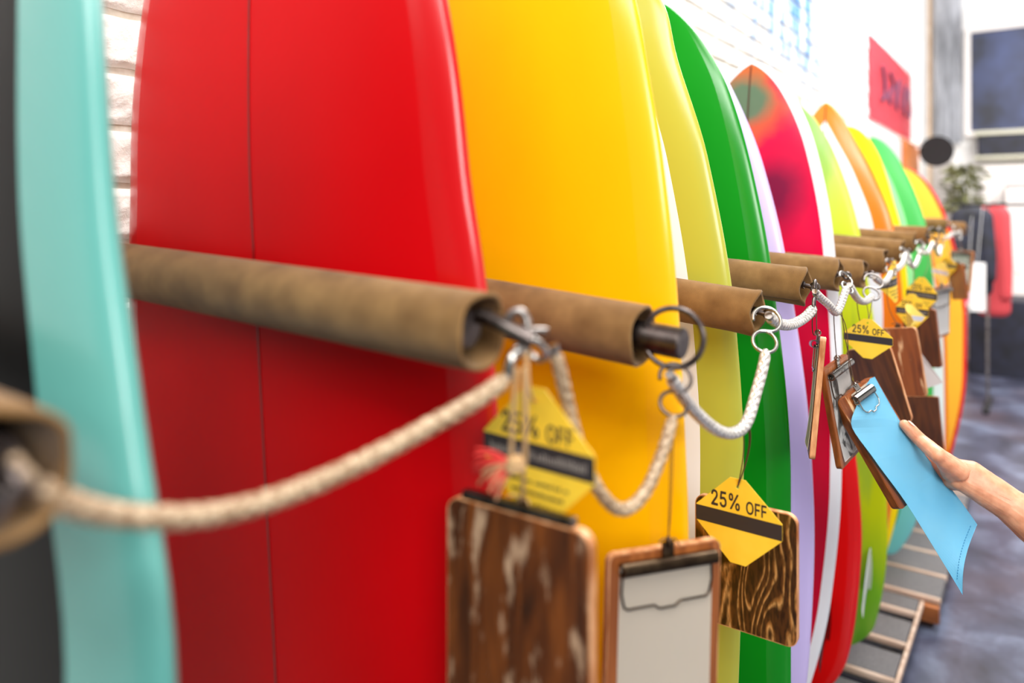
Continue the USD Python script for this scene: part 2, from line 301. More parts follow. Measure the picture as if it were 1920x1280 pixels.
# ------------------------------------------------------------------ surfboards
def surfboard(label, Y, edge, nose, tail, cx, lean=0.0, T=.05, band=0, mats=('red', None, None), stringer=True, pin=False, fins=(), rocker=.05, yaw=0.0, extra=None):
    """edge: pixels on the board's aisle-side rail (set out in the plane Y); nose/tail: heights above eye; cx(Z) = cx + lean*Z is the stringer"""
    pts = [atY(x, y, Y + .32 * T) for x, y in edge]
    Z = np.array([p[2] - EYE for p in pts]); W = np.array([p[0] - (cx + lean * (p[2] - EYE)) for p in pts])
    o = np.argsort(Z); Z, W = Z[o], W[o]; k_ = (Z > tail + .03) & (Z < nose - .005); Z, W = Z[k_], W[k_]
    ztab = np.r_[tail, tail + .012, tail + .10 * (Z[0] - tail) + .02, Z, nose]; wtab = np.r_[.02, .07, .6 * W[0], W, .001]
    if extra: ztab, wtab = np.r_[tail, [e[0] for e in extra], Z, nose], np.r_[.03, [e[1] for e in extra], W, .001]
    k = 1.7; P = PchipInterpolator(ztab, np.maximum(wtab, .001) ** k)
    L = nose - tail
    def hw(z): return np.maximum(P(np.clip(z, tail, nose)), 0) ** (1 / k) + .0008
    def th(z): s = np.clip((nose - z) / L, 0, 1); return T * (.18 + .82 * np.clip(np.minimum((s / .3), ((1 - s) / .22)), 0, 1) ** .5)
    def rk(z): s = np.clip((nose - z) / L, 0, 1); return rocker * np.clip((.34 - s) / .34, 0, 1) ** 2 + .6 * rocker * np.clip((s - .68) / .32, 0, 1) ** 2
    def S(z, ph):
        w = hw(z); t = th(z); c_ = np.cos(ph); s_ = np.sin(ph)
        dx = w * np.sign(c_) * np.abs(c_) ** (1 / 1.35)
        return np.stack([cx + lean * z + dx, Y - t / 2 * np.sign(s_) * np.abs(s_) ** .9 + rk(z) + yaw * dx, EYE + z + 0 * ph], -1)
    def patch(z, ph):
        V = S(z, ph); e = 1e-4
        N = np.cross(S(z, ph + e) - S(z, ph - e), S(np.clip(z + e, tail, nose), ph) - S(np.clip(z - e, tail, nose), ph))
        n = np.linalg.norm(N, axis=-1, keepdims=True); N = np.where(n > 1e-14, N / np.maximum(n, 1e-14), np.array([0, -1., 0]))
        return V, -N
    nz = 110
    zz = nose - L * (1 - np.cos(np.linspace(0, PI, nz))) / 2
    c0 = thing('surfboard', label, 'surfboard', group='surfboards standing in the rack')
    m_c, m_b, m_back = [M[x] if x else None for x in mats]
    w = hw(zz); b = np.clip((w - band * 1.0) / w, 0.0, 1) if band else np.ones(nz)
    pb = np.arccos(np.clip(b, 0, 1) ** 1.35) if band else np.full(nz, .62)
    wrap = -.55
    def add(name, p0, p1, n, m):
        ph = p0[:, None] + (p1 - p0)[:, None] * np.linspace(0, 1, n)[None]
        V, N = patch(np.repeat(zz[:, None], n, 1), ph)
        v, f = grid(V)
        nn = N.reshape(-1, 3)
        fn = np.cross(v[f[:, 1]] - v[f[:, 0]], v[f[:, 2]] - v[f[:, 0]])
        if (fn * nn[f[:, 0]]).sum() < 0: f = f[:, ::-1]
        put(c0, name, (v, f), m, normals=nn)
    one = np.ones(nz)
    add('bottom_panel', pb, PI - pb, 40, m_c)
    m_r = M.get('rail_' + (mats[1] or mats[0]), m_b or m_c)
    if m_b is not None:
        add('rail_band', one * wrap, pb, 24, m_r); add('rail_band', PI - pb, one * (PI - wrap), 24, m_r)
    else:
        add('rail', one * wrap, pb, 16, m_r); add('rail', PI - pb, one * (PI - wrap), 16, m_r)
    add('deck_panel', one * (PI - wrap), one * (2 * PI + wrap), 30, m_back or m_b or m_c)
    if pin:
        for a in ((wrap - .05, wrap + .16), (PI - wrap - .16, PI - wrap + .05)):
            ph = np.linspace(a[0], a[1], 8)[None] + 0 * zz[:, None]
            V, N = patch(np.repeat(zz[:, None], 8, 1), ph); V = V + N * .0007
            v, f = grid(V); nn = N.reshape(-1, 3)
            if (np.cross(v[f[:, 1]] - v[f[:, 0]], v[f[:, 2]] - v[f[:, 0]]) * nn[f[:, 0]]).sum() < 0: f = f[:, ::-1]
            put(c0, 'pinline', (v, f), M['pin'], normals=nn)
    if stringer:
        hwid = .0016
        zs = zz[6:-3]; cs = np.clip((hwid / hw(zs)), 0, 1) ** 1.35; ph = np.stack([PI / 2 - cs, PI / 2 + 0 * cs, PI / 2 + cs], 1)
        V, N = patch(np.repeat(zs[:, None], 3, 1), ph); V = V + np.array([0, -.0005, 0])
        put(c0, 'stringer', sheet(V, .0006), M[stringer] if isinstance(stringer, str) else M['stringer'], smooth=False)
    for (fx, fz, fl, fd, fm) in fins:                      # fin: fore-and-aft length fl, depth fd, pointing at the viewer's side and raked to the tail
        n = 14; q = np.linspace(0, 1, n)
        lead = np.stack([fz - fl * .9 * q ** 1.5, -fd * q], 1); trail = np.stack([fz - fl + (-.25 * fl) * q + .28 * fl * np.sin(q * PI), -fd * q], 1)
        G = np.stack([lead + (trail - lead) * s for s in np.linspace(0, 1, 9)], 1)      # (depth, chord, (z, y))
        y0 = Y + float(rk(np.array(fz))) - float(th(np.array(fz))) / 2 + .006
        th_ = .0045 * np.sin(np.linspace(.12, PI - .12, 9))[None] * (1 - .5 * q)[:, None]
        A = np.stack([fx + th_, y0 + G[..., 1], EYE + G[..., 0]], -1); B = np.stack([fx - th_, y0 + G[..., 1], EYE + G[..., 0]], -1)
        va, fa = grid(A); vb, fb = grid(B, True); k2 = len(va)
        idx = np.array([j for j in range(9)] + [i * 9 + 8 for i in range(1, n)] + [(n - 1) * 9 + j for j in range(7, -1, -1)] + [i * 9 for i in range(n - 2, 0, -1)]); nx = np.roll(idx, -1)
        put(c0, 'fin', trimesh.Trimesh(np.vstack([va, vb]), np.vstack([fa, fb, np.stack([idx, nx, idx + k2], -1), np.stack([nx, nx + k2, idx + k2], -1)])), M[fm], smooth=40, label=f'{fm[4:]} fin')
    return c0

RACK = -1.315
surfboard('teal surfboard with charcoal middle, nearest the camera, behind the dangling rope', .215, [(178, 0), (238, 400), (302, 750), (374, 1280)], .36, RACK, -.62, T=.055, band=.068, mats=('charcoal', 'teal', 'teal'), stringer=False)
M['red_line'] = plain('stringer_under_red_resin', lin(164, 0, 10), .3, coat=.4)
M['yellow_line'] = plain('stringer_under_yellow_resin', lin(232, 160, 0), .3, coat=.4)
surfboard('glossy all red surfboard with faint centre stringer, behind the widest canvas peg', .508, [(835, 0), (868, 200), (885, 350), (905, 480), (925, 650)], .64, RACK, -.679, lean=-.085, yaw=.055, T=.055, mats=('red', None, None), stringer='red_line')
surfboard('plain golden yellow surfboard, second full board from the left beside the red one', .765, [(1190, 0), (1222, 150), (1250, 300), (1280, 560), (1293, 800), (1300, 1000)], .50, RACK, -.585, mats=('yellow', None, None), stringer=False)
surfboard('olive green railed surfboard with white centre, between yellow and dark green boards', 1.075, [(1237, 10), (1262, 100), (1330, 300), (1385, 600), (1400, 850), (1390, 1280)], .405, RACK, -.595, band=.058, mats=('white', 'olive', 'white'), stringer=False, pin=True)
surfboard('dark green surfboard between the olive and the lilac boards', 1.325, [(1240, 5), (1310, 75), (1360, 160), (1420, 350), (1450, 500), (1487, 900), (1487, 1280)], .41, RACK, -.62, mats=('green', None, 'white'), stringer=False, pin=True)
surfboard('pale lilac surfboard with white edge, squeezed between green and magenta boards', 1.57, [(1365, 165), (1430, 310), (1475, 480), (1525, 860), (1530, 1000), (1522, 1200)], .32, RACK, -.60, mats=('lilac', None, 'white'), stringer=False, pin=True)
surfboard('magenta swirled surfboard with brown and green tip and white rails', 1.82, [(1480, 170), (1530, 280), (1565, 450), (1582, 700), (1580, 900), (1560, 1120), (1520, 1280)], .372, RACK, -.595, band=.022, mats=('splash', 'white', 'white'), stringer=True)
surfboard('bright red surfboard with fins, mostly hidden behind the magenta swirled board', 2.06, [(1500, 380), (1560, 560), (1600, 800), (1612, 900), (1618, 1000), (1612, 1100), (1590, 1230)], .12, RACK, -.585, mats=('fin_red', None, 'white'), stringer=False, pin=True, fins=((-.452, -.98, .13, .10, 'fin_black'), (-.60, -1.02, .13, .10, 'fin_black')))
surfboard('lime green surfboard fading to sage at the nose, with white fin', 2.32, [(1493, 190), (1530, 230), (1560, 280), (1614, 440), (1650, 700), (1665, 1000), (1640, 1170), (1590, 1275)], .345, RACK, -.61, mats=('lime', None, 'white'), stringer=False, pin=True, fins=((-.40, -.95, .12, .11, 'fin_white'),))
surfboard('orange railed surfboard with white centre and pointed orange nose', 2.60, [(1595, 250), (1640, 330), (1677, 430), (1695, 600), (1690, 760)], .362, RACK, -.595, band=.055, mats=('white', 'orange', 'orange'))
surfboard('lemon yellow surfboard, a narrow strip right of the orange one', 2.90, [(1612, 245), (1650, 300), (1676, 380), (1690, 430), (1706, 600), (1705, 760)], .31, RACK, -.585, mats=('lemon', None, 'lemon'), stringer=False)
surfboard('mint surfboard with bright green rails and turquoise tail', 3.12, [(1690, 310), (1715, 360), (1738, 430), (1752, 560), (1750, 760), (1722, 960)], .285, RACK, -.54, band=.06, mats=('mint', 'grass', 'grass'), stringer=True)
surfboard('white surfboard with thin orange rim, between turquoise tailed and amber boards', 3.55, [(1738, 430), (1758, 520), (1776, 650), (1778, 830)], .08, RACK, -.56, band=.012, mats=('white', 'orange', 'white'), stringer=False)
surfboard('amber yellow surfboard with red edges, farthest in the row', 3.95, [(1720, 325), (1740, 345), (1775, 410), (1800, 500), (1813, 600), (1812, 700), (1790, 830)], .205, RACK, -.545, band=.014, mats=('amber', 'rim_red', 'amber'), stringer=False)

# ------------------------------------------------------------------ pegs: rod, canvas sleeve, eye bolt
PEG = []
def peg(label, x, y, d, droop, r=.0290, rod_out=None, seed=0, wrinkle=1.0, seam=False, eye=True):
    tip = at(x, y, d); k = math.radians(droop)
    ax = np.array([-math.cos(k), 0, math.sin(k)])               # from tip to wall
    Ln = (tip[0] - WX) / math.cos(k) - .012
    side = np.array([0, -1., 0]); up = np.cross(ax, side); up = up if up[2] > 0 else -up
    R = np.stack([-ax, np.cross(up, -ax), up])                  # local x points to the aisle, z up
    t = thing('rack_peg', label, 'peg', tip, R, group='canvas covered pegs of the rack')
    rng = np.random.default_rng(100 + seed)
    n, m = 56, 150
    xs = -Ln * (np.linspace(0, 1, m) ** 1.6); th = np.linspace(0, 2 * PI, n, endpoint=False)
    X, TH = np.meshgrid(xs, th, indexing='ij')
    Pn = np.stack([X * 55, np.cos(TH) * 2.2, np.sin(TH) * 2.2], -1)
    fold = (meshkit.fbm(Pn, 3, seed) - .5)
    rip = np.sin(X * 330 + 2.0 * np.sin(TH * 2 + seed)) * np.exp(X * 22) * np.clip(.3 + np.cos(TH - .6), 0, 1)
    flare = np.exp(X / .016)
    sag = -.0022 * np.cos(TH + PI / 2) * 0
    Rr = r * (1 + wrinkle * (.045 * fold * np.exp(X * 5) + .012 * rip) + (.04 * np.sin(TH * 2 + seed) + .025 * np.sin(TH * 5 + 2 * seed)) * flare * wrinkle)
    endx = .003 * np.sin(TH * 3 + seed) * wrinkle * flare
    def ringpts(Rm): return np.stack([X + endx, -Rm * np.cos(TH), Rm * np.sin(TH) * 1.04 - .0], -1)
    outer = ringpts(Rr); mi = 34
    inner = ringpts(Rr - .0036 * (1 - .0 * flare))[:mi]
    lip = (outer[0] + inner[0]) / 2 + np.array([.0016, 0, 0])
    rows = np.concatenate([outer[::-1], lip[None], inner]); rows = np.concatenate([rows, rows[:, :1]], 1)
    v, f = grid(rows)
    tmsh = trimesh.Trimesh(v, f, process=False); tmsh.merge_vertices(); 
    if np.cross(v[f[0, 1]] - v[f[0, 0]], v[f[0, 2]] - v[f[0, 0]]).dot(v[f[0, 0]] * [0, 1, 1]) < 0: tmsh.invert()
    put(t, 'canvas_sleeve', tmsh, M['canvas'], smooth=True)
    if seam:
        a = math.radians(-42); q = np.linspace(-.004, -Ln * .8, 60)
        j = int(round(((a) % (2 * PI)) / (2 * PI) * n)) % n
        a2 = PI - a if False else a
        Q = np.stack([np.interp(-q, -xs, outer[:, (n - j) % n if False else j, kk]) for kk in range(3)], 1); Q *= [1, 1.012, 1.012]
        put(t, 'seam', tube(Q, .0007, 6), M['seam'])
    rr = .0150 if rod_out is None or rod_out > .02 else .012
    x1 = rod_out if rod_out is not None else -.012
    prof = [(0, -Ln), (rr, -Ln), (rr, x1 - .0015), (rr - .0015, x1), (0, x1)]
    rod = trimesh.creation.revolve(np.array([[a_, b_] for a_, b_ in prof]), sections=40); rod.apply_transform(trimesh.transformations.rotation_matrix(PI / 2, [0, 1, 0]))
    put(t, 'rod', rod, M['dark_steel'], smooth=30)
    if eye:
        z0 = .002
        bolt = tube(np.array([[-.02, 0, z0], [-.005, 0, z0], [.009, 0, z0 - .001]]), .0036, 12)
        nut = trimesh.creation.cylinder(.006, .005, sections=6); nut.apply_transform(trimesh.transformations.rotation_matrix(PI / 2, [0, 1, 0])); nut.apply_translation([-.004, 0, z0])
        loop = ring((.0145, 0, z0 - .001), (0, 1, .25), .0062, .0023, 26, 9)
        put(t, 'eye_bolt', cat(bolt, nut, loop), M['dark_steel'], smooth=40)
    flange = trimesh.creation.cylinder(.045, .008, sections=40); flange.apply_transform(trimesh.transformations.rotation_matrix(PI / 2, [0, 1, 0])); flange.apply_translation([-Ln + .002, 0, 0])
    put(t, 'wall_flange', flange, M['dark_steel'], smooth=30)
    PEG.append((tip, R)); return t
peg('canvas covered peg at the left edge, nearest the camera, strung with beige rope', 0, 893, .305, 1.0, seed=1)
peg('widest looking canvas peg, in front of the red surfboard', 905, 622, .555, 2.5, seed=2, wrinkle=.5, eye=False)
peg('canvas peg with bare steel rod end and big ring, in front of the yellow board', 1205, 630, .722, 4.6, seed=3, wrinkle=.45, rod_out=.042, eye=False)
for i, (x, y, dr, lab, sm) in enumerate([(1421, 587, 5.2, 'wrinkled canvas peg in front of the olive and white board', False), (1510, 537, 4.6, 'canvas peg with a dark stitched seam in front of the dark green board', True),
        (1572, 516, 4.4, 'canvas peg in front of the lilac board', False), (1620, 514, 4.0, 'canvas peg in front of the magenta swirled board', False), (1659, 490, 4.5, 'lower of the two canvas pegs crossing the lime board', False),
        (1692, 471, 4.0, 'upper of the two canvas pegs crossing the lime board', False), (1715, 454, 3.5, 'canvas peg in front of the white and orange board', False), (1738, 442, 2.0, 'canvas peg in front of the lemon and mint boards', False),
        (1774, 424, 1.5, 'small far canvas peg in front of the amber board', False), (1810, 428, 1.0, 'farthest canvas peg, right of the amber board', False)]):
    peg(lab, x, y, atX(x, y, -.31).dot([-S_, C_, 0]), dr, seed=4 + i, seam=sm)

# ------------------------------------------------------------------ rack floor: carpeted planks with pale wood edging
M['carpet'] = mottled('grey_rack_carpet', lin(84, 82, 84), lin(116, 113, 114), 300, .95, .4, .001, coords='world')
M['edging'] = mottled('pale_worn_wood', lin(168, 138, 118), lin(206, 182, 164), 30, .6, .15, .001, vec=(.2, 1, 1), coords='world')
M['brown_wood'] = mottled('brown_rack_wood', lin(120, 66, 28), lin(176, 104, 50), 25, .5, .2, .001, vec=(.15, 1, 1), coords='world')
M['dark_wood'] = mottled('dark_rack_wood', lin(30, 18, 14), lin(60, 36, 26), 25, .6, .2, .001, vec=(.15, 1, 1), coords='world')
def rack_base(label, xf, y0, y1, pitch, gap, nosing):
    t = thing('plank_rack', label, 'rack', ((xf + WX) / 2, (y0 + y1) / 2, 0), group='carpeted plank bases under the boards')
    o = np.array([(xf + WX) / 2, (y0 + y1) / 2, 0])
    for x in (WX + .02, (WX + xf) / 2 - .02, xf - .07):
        put(t, 'runner', shift(rbx((x, y0, 0), (x + .05, y1, .066), .003), o), M['dark_wood'])
    y = y0
    while y < y1 - .02:
        ye = min(y + pitch - gap, y1)
        p = put(t, 'plank', shift(rbx((WX + .01, y + .012, .066), (xf, ye, .104), .004), o), M['carpet'])
        put(t, 'plank_edging', shift(rbx((WX + .01, y - .004, .086), (xf + .002, y + .0115, .104), .003), o), M['edging'])
        y += pitch
    if nosing: put(t, 'end_strip', shift(rbx((xf + .0025, y0, .084), (xf + .014, y1, .104), .003), o), M['edging'])
    else: put(t, 'end_rail', shift(rbx((xf - .085, y0 - .030, .03), (xf, y0 - .0045, .085), .003), o), M['brown_wood'])
rack_base('nearer rack base of grey carpeted planks with dark gaps between them', -.345, -.9, 2.86, .215, .065, True)
rack_base('farther rack base of grey carpeted planks with pale wood edging and brown end', -.288, 2.90, 4.4, .193, .018, False)

# ------------------------------------------------------------------ cords, hooks, ring
def cord_mat(name, a, b, rough, metal):
    return mat(name, {'t': ('texture_coordinate', {}), 'n': ('noise_texture', dict(scale=240, detail=3)), 'r': ('rgb_ramp', dict(ramp=[(.35, a), (.65, b)])), 'p': ('principled_bsdf', dict(roughness=rough, metallic=metal, coat_weight=.4, coat_roughness=.15))},
               [('t.object', 'n.vector'), ('n.fac', 'r.fac'), ('r.color', 'p.base_color')])
M['rope_tan'] = cord_mat('tan_braid', lin(134, 102, 70), lin(200, 176, 144), .4, .15)
M['rope_silver'] = cord_mat('silver_braid', lin(196, 188, 178), lin(236, 232, 226), .25, .6)
M['twine'] = plain('brown_twine', lin(92, 62, 44), .9)
M['twine_pale'] = plain('tan_twine', lin(196, 158, 112), .9)
def cord(label, pts, r, m, pitch=.011, nst=4):
    P = resample([at(*p) for p in pts], pitch / 8)
    o = P[0].copy(); t = thing('braided_cord', label, 'cord', o, group='braided cords slung between the pegs')
    s_ = np.r_[0, np.cumsum(np.linalg.norm(np.diff(P, axis=0), axis=1))]
    def rf(mm, th):
        a = 2 * PI * s_[:, None] / pitch
        u = np.cos(nst / 2 * th[None] * 1 + a * .5); v_ = np.cos(nst / 2 * th[None] - a * .5)
        e = np.minimum(np.arange(mm), np.arange(mm)[::-1])[:, None] / 10.
        return r * (.64 + .42 * np.maximum(np.abs(u), np.abs(v_))) * np.clip(.45 + e, 0, 1)
    put(t, 'braid', tube(P - o, r, 26, rfun=rf), m, smooth=True)
    T = frames(P)[0]
    for k, sg in ((0, 1), (-1, -1)):
        c_ = P[k] - o; put(t, 'end_ferrule', tube(np.array([c_ - T[k] * .004, c_ + T[k] * sg * .008 + T[k] * .0]), r * .72, 12), M['steel'], smooth=40)
    return t
cord('tan braided rope sagging across the teal and red boards', [(58, 900, .318), (90, 925, .325), (140, 947, .335), (220, 965, .355), (300, 970, .372), (400, 963, .392), (550, 922, .425), (700, 855, .46), (830, 785, .49), (925, 728, .515), (952, 706, .525)], .0060, M['rope_tan'])
cord('tan and silver braided cord hanging in a deep loop before the yellow board', [(1040, 655, .565), (1056, 720, .57), (1075, 800, .58), (1100, 875, .59), (1135, 935, .60), (1165, 955, .61), (1200, 935, .625), (1232, 875, .64), (1254, 810, .652), (1262, 778, .66)], .0052, M['rope_tan'])
cord('silver braided cord dipping before the olive and white board', [(1258, 705, .665), (1275, 735, .69), (1300, 768, .73), (1335, 800, .77), (1372, 812, .81), (1398, 795, .84), (1416, 742, .87), (1430, 690, .89), (1436, 655, .90)], .0062, M['rope_silver'])
cord('silver braided cord crossing the lilac board between two pegs', [(1442, 592, .955), (1455, 604, .985), (1478, 609, 1.03), (1502, 600, 1.08), (1520, 584, 1.115), (1526, 575, 1.125)], .0072, M['rope_silver'])
cord('silver braided cord making a sharp vee before the magenta board', [(1529, 547, 1.14), (1542, 561, 1.17), (1556, 574, 1.20), (1568, 585, 1.24), (1576, 572, 1.27), (1583, 552, 1.30), (1588, 538, 1.32)], .0062, M['rope_silver'])
cord('short silver cord sagging above the nearer 25% OFF tag on the lime board', [(1593, 535, 1.335), (1601, 550, 1.37), (1614, 564, 1.42), (1628, 562, 1.46), (1636, 554, 1.48)], .0066, M['rope_silver'])
cord('short silver cord crossing the white and orange board', [(1640, 520, 1.54), (1650, 529, 1.59), (1661, 527, 1.65), (1669, 515, 1.69), (1672, 508, 1.70)], .006, M['rope_silver'])
cord('silver cord rising between the two pegs of the lime board', [(1676, 508, 1.74), (1686, 501, 1.80), (1694, 490, 1.87), (1697, 476, 1.92)], .0062, M['rope_silver'])
cord('silver cord making a vee before the mint board', [(1699, 474, 1.95), (1705, 489, 2.0), (1712, 500, 2.06), (1719, 492, 2.11), (1724, 476, 2.15), (1726, 467, 2.16)], .0062, M['rope_silver'])
cord('silver cord in a small vee above the farther green boards', [(1728, 463, 2.2), (1734, 473, 2.26), (1740, 473, 2.32), (1746, 461, 2.38), (1749, 454, 2.40)], .0062, M['rope_silver'])
cord('far silver cord hanging before the amber board', [(1749, 456, 2.45), (1755, 470, 2.55), (1759, 478, 2.6), (1762, 470, 2.7), (1763, 462, 2.75)], .0066, M['rope_silver'])
cord('farthest silver cord at the right end of the row', [(1772, 446, 2.9), (1781, 442, 3.1), (1791, 436, 3.4), (1800, 437, 3.5)], .0072, M['rope_silver'])

def s_hook(label, top, bot, m='steel', r=.0017, roll=0.0):
    A, B = at(*top), at(*bot); o = A.copy()
    L = np.linalg.norm(B - A); ax = (A - B) / L
    right = np.array([C_, S_, 0]); right = right - ax * right.dot(ax); right /= np.linalg.norm(right); fw = np.cross(ax, right)
    right = right * math.cos(roll) + fw * math.sin(roll)
    R1 = L * .27; R2 = L * .23
    q = []
    for a in np.linspace(math.radians(200), math.radians(-60), 22): q.append((R1 * math.cos(a), L / 2 - R1 + R1 * math.sin(a)))
    for a in np.linspace(math.radians(120), math.radians(446), 28): q.append((R2 * math.cos(a), -L / 2 + R2 + R2 * math.sin(a)))
    c_ = (A + B) / 2
    P = np.array([c_ + right * u + ax * v for u, v in q]); P = resample(P, .001) - o
    t = thing('s_hook', label, 'hook', o, group='steel hooks linking cords to pegs')
    put(t, 'hook_wire', tube(P, r, 10), M[m], smooth=True)
s_hook('big bright S hook hanging from the wrinkled peg before the dark green board', (1440, 577, .945), (1432, 660, .91), 'chrome', .0021)
s_hook('dark S hook hanging from the big ring', (1268, 682, .70), (1262, 780, .665), 'dark_steel', .0018)
s_hook('dark upright S hook at the peg with the stitched seam', (1529, 528, 1.15), (1525, 590, 1.12), 'dark_steel', .0022, 1.2)
s_hook('bright S hook holding the cord vee at the lilac board peg', (1584, 512, 1.36), (1590, 548, 1.32), 'chrome', .0022, .5)
s_hook('bright S hook at the peg of the magenta board, above the tag', (1640, 515, 1.52), (1632, 561, 1.48), 'steel', .0022)
s_hook('small far hook at the lower lime board peg', (1672, 488, 1.74), (1670, 514, 1.70), 'steel', .002, .4)
s_hook('small far hook at the upper lime board peg', (1698, 468, 1.97), (1696, 492, 1.92), 'chrome', .002, .6)
s_hook('small far hook at the white and orange board peg', (1725, 452, 2.17), (1727, 476, 2.14), 'chrome', .0022, .2)
s_hook('larger far steel hook beside the mint board', (1752, 428, 2.43), (1748, 462, 2.40), 'dark_steel', .0032, .2)
s_hook('far steel hook before the amber board', (1766, 430, 2.8), (1762, 462, 2.74), 'steel', .003, .8)
s_hook('farthest hook at the end of the row', (1794, 424, 3.5), (1796, 448, 3.45), 'chrome', .003, .4)

def solo(name, label, cat_, mesh, m, smooth=40, group=None, part=None, center=None):
    o = np.asarray(mesh.vertices).mean(0) if center is None else center
    t = thing(name, label, cat_, o, group=group); put(t, part or 'body', shift(mesh, o), m, smooth=smooth); return t
# ring through the drilled rod of the second peg
rc = at(1262, 633, .703)
nrm = np.array([-S_ * -1, -C_, .1]) ; nrm = at(1262, 633, .3) - at(1262, 633, .9); nrm = nrm / np.linalg.norm(nrm) + np.array([-.12, 0, -.08])
t = thing('big_ring', 'big dark steel ring through the bare rod end of the second peg', 'ring', rc)
put(t, 'ring', ring((0, 0, 0), nrm, .0277, .0028, 60, 12), M['dark_steel'], smooth=True)
# shackle and clasp at the first peg
t = thing('shackle', 'blurred steel shackle at the end of the longest peg', 'shackle', at(960, 610, .54)); o = at(960, 610, .54)
def L(*p): return [at(*q) - o for q in p]
put(t, 'shank', tube(resample(L((893, 592, .557), (925, 600, .55), (965, 622, .54), (1000, 640, .536)), .002), .0062, 14), M['dark_steel'], smooth=True)
put(t, 'bow', tube(resample(L((948, 612, .545), (958, 590, .545), (973, 582, .545), (984, 592, .545), (988, 615, .542)), .0015), .0031, 12), M['steel'], smooth=True)
put(t, 'pin', tube(np.array(L((988, 620, .538), (1024, 620, .545))), .0031, 12), M['steel'], smooth=True)
put(t, 'link', tube(resample(L((978, 628, .535), (1005, 640, .535), (1025, 668, .54), (1012, 674, .545), (985, 655, .545), (975, 634, .54)), .0015), .0028, 12), M['chrome'], smooth=True)
t = thing('clasp', 'bright steel clasp holding the rope under the longest peg', 'clasp', at(960, 680, .525)); o = at(960, 680, .525)
put(t, 'clasp_body', tube(resample(L((972, 662, .53), (962, 668, .527), (955, 690, .525), (950, 712, .525)), .0015), .0038, 12), M['chrome'], smooth=True)
put(t, 'clasp_ring', tube(resample(L((966, 655, .535), (985, 640, .54), (975, 665, .53)), .0015), .0022, 10), M['steel'], smooth=True)
t = thing('end_hook', 'blurred bright metal hook inside the nearest peg', 'hook', at(20, 920, .30)); o = at(20, 920, .30)
put(t, 'hook_wire', tube(resample(L((-30, 985, .30), (-5, 965, .30), (14, 930, .30), (22, 905, .302), (10, 895, .306), (-20, 893, .31)), .001), .0028, 12), M['steel'], smooth=True)
put(t, 'clip_cord', tube(resample(L((22, 860, .312), (40, 885, .312), (58, 902, .316)), .001), .0038, 12), M['rope_tan'], smooth=True)

# ------------------------------------------------------------------ frames of hanging things
def frame3(TL, TR, BL):
    A, B, D = at(*TL), at(*TR), at(*BL)
    u = B - A; w = np.linalg.norm(u); u /= w
    v = A - D; v = v - u * v.dot(u); h = np.linalg.norm(v); v /= h
    return A, w, h, np.stack([u, v, np.cross(u, v)])
def twine_part(t, o, R, pts, m='twine', r=.0007, knot=None, name='twine'):
    P = resample([at(*p) if len(p) == 3 and not isinstance(p, np.ndarray) else p for p in pts], .004, smooth=len(pts) > 2)
    put(t, name, tube((P - o) @ R.T, r, 6), M[m], smooth=True)

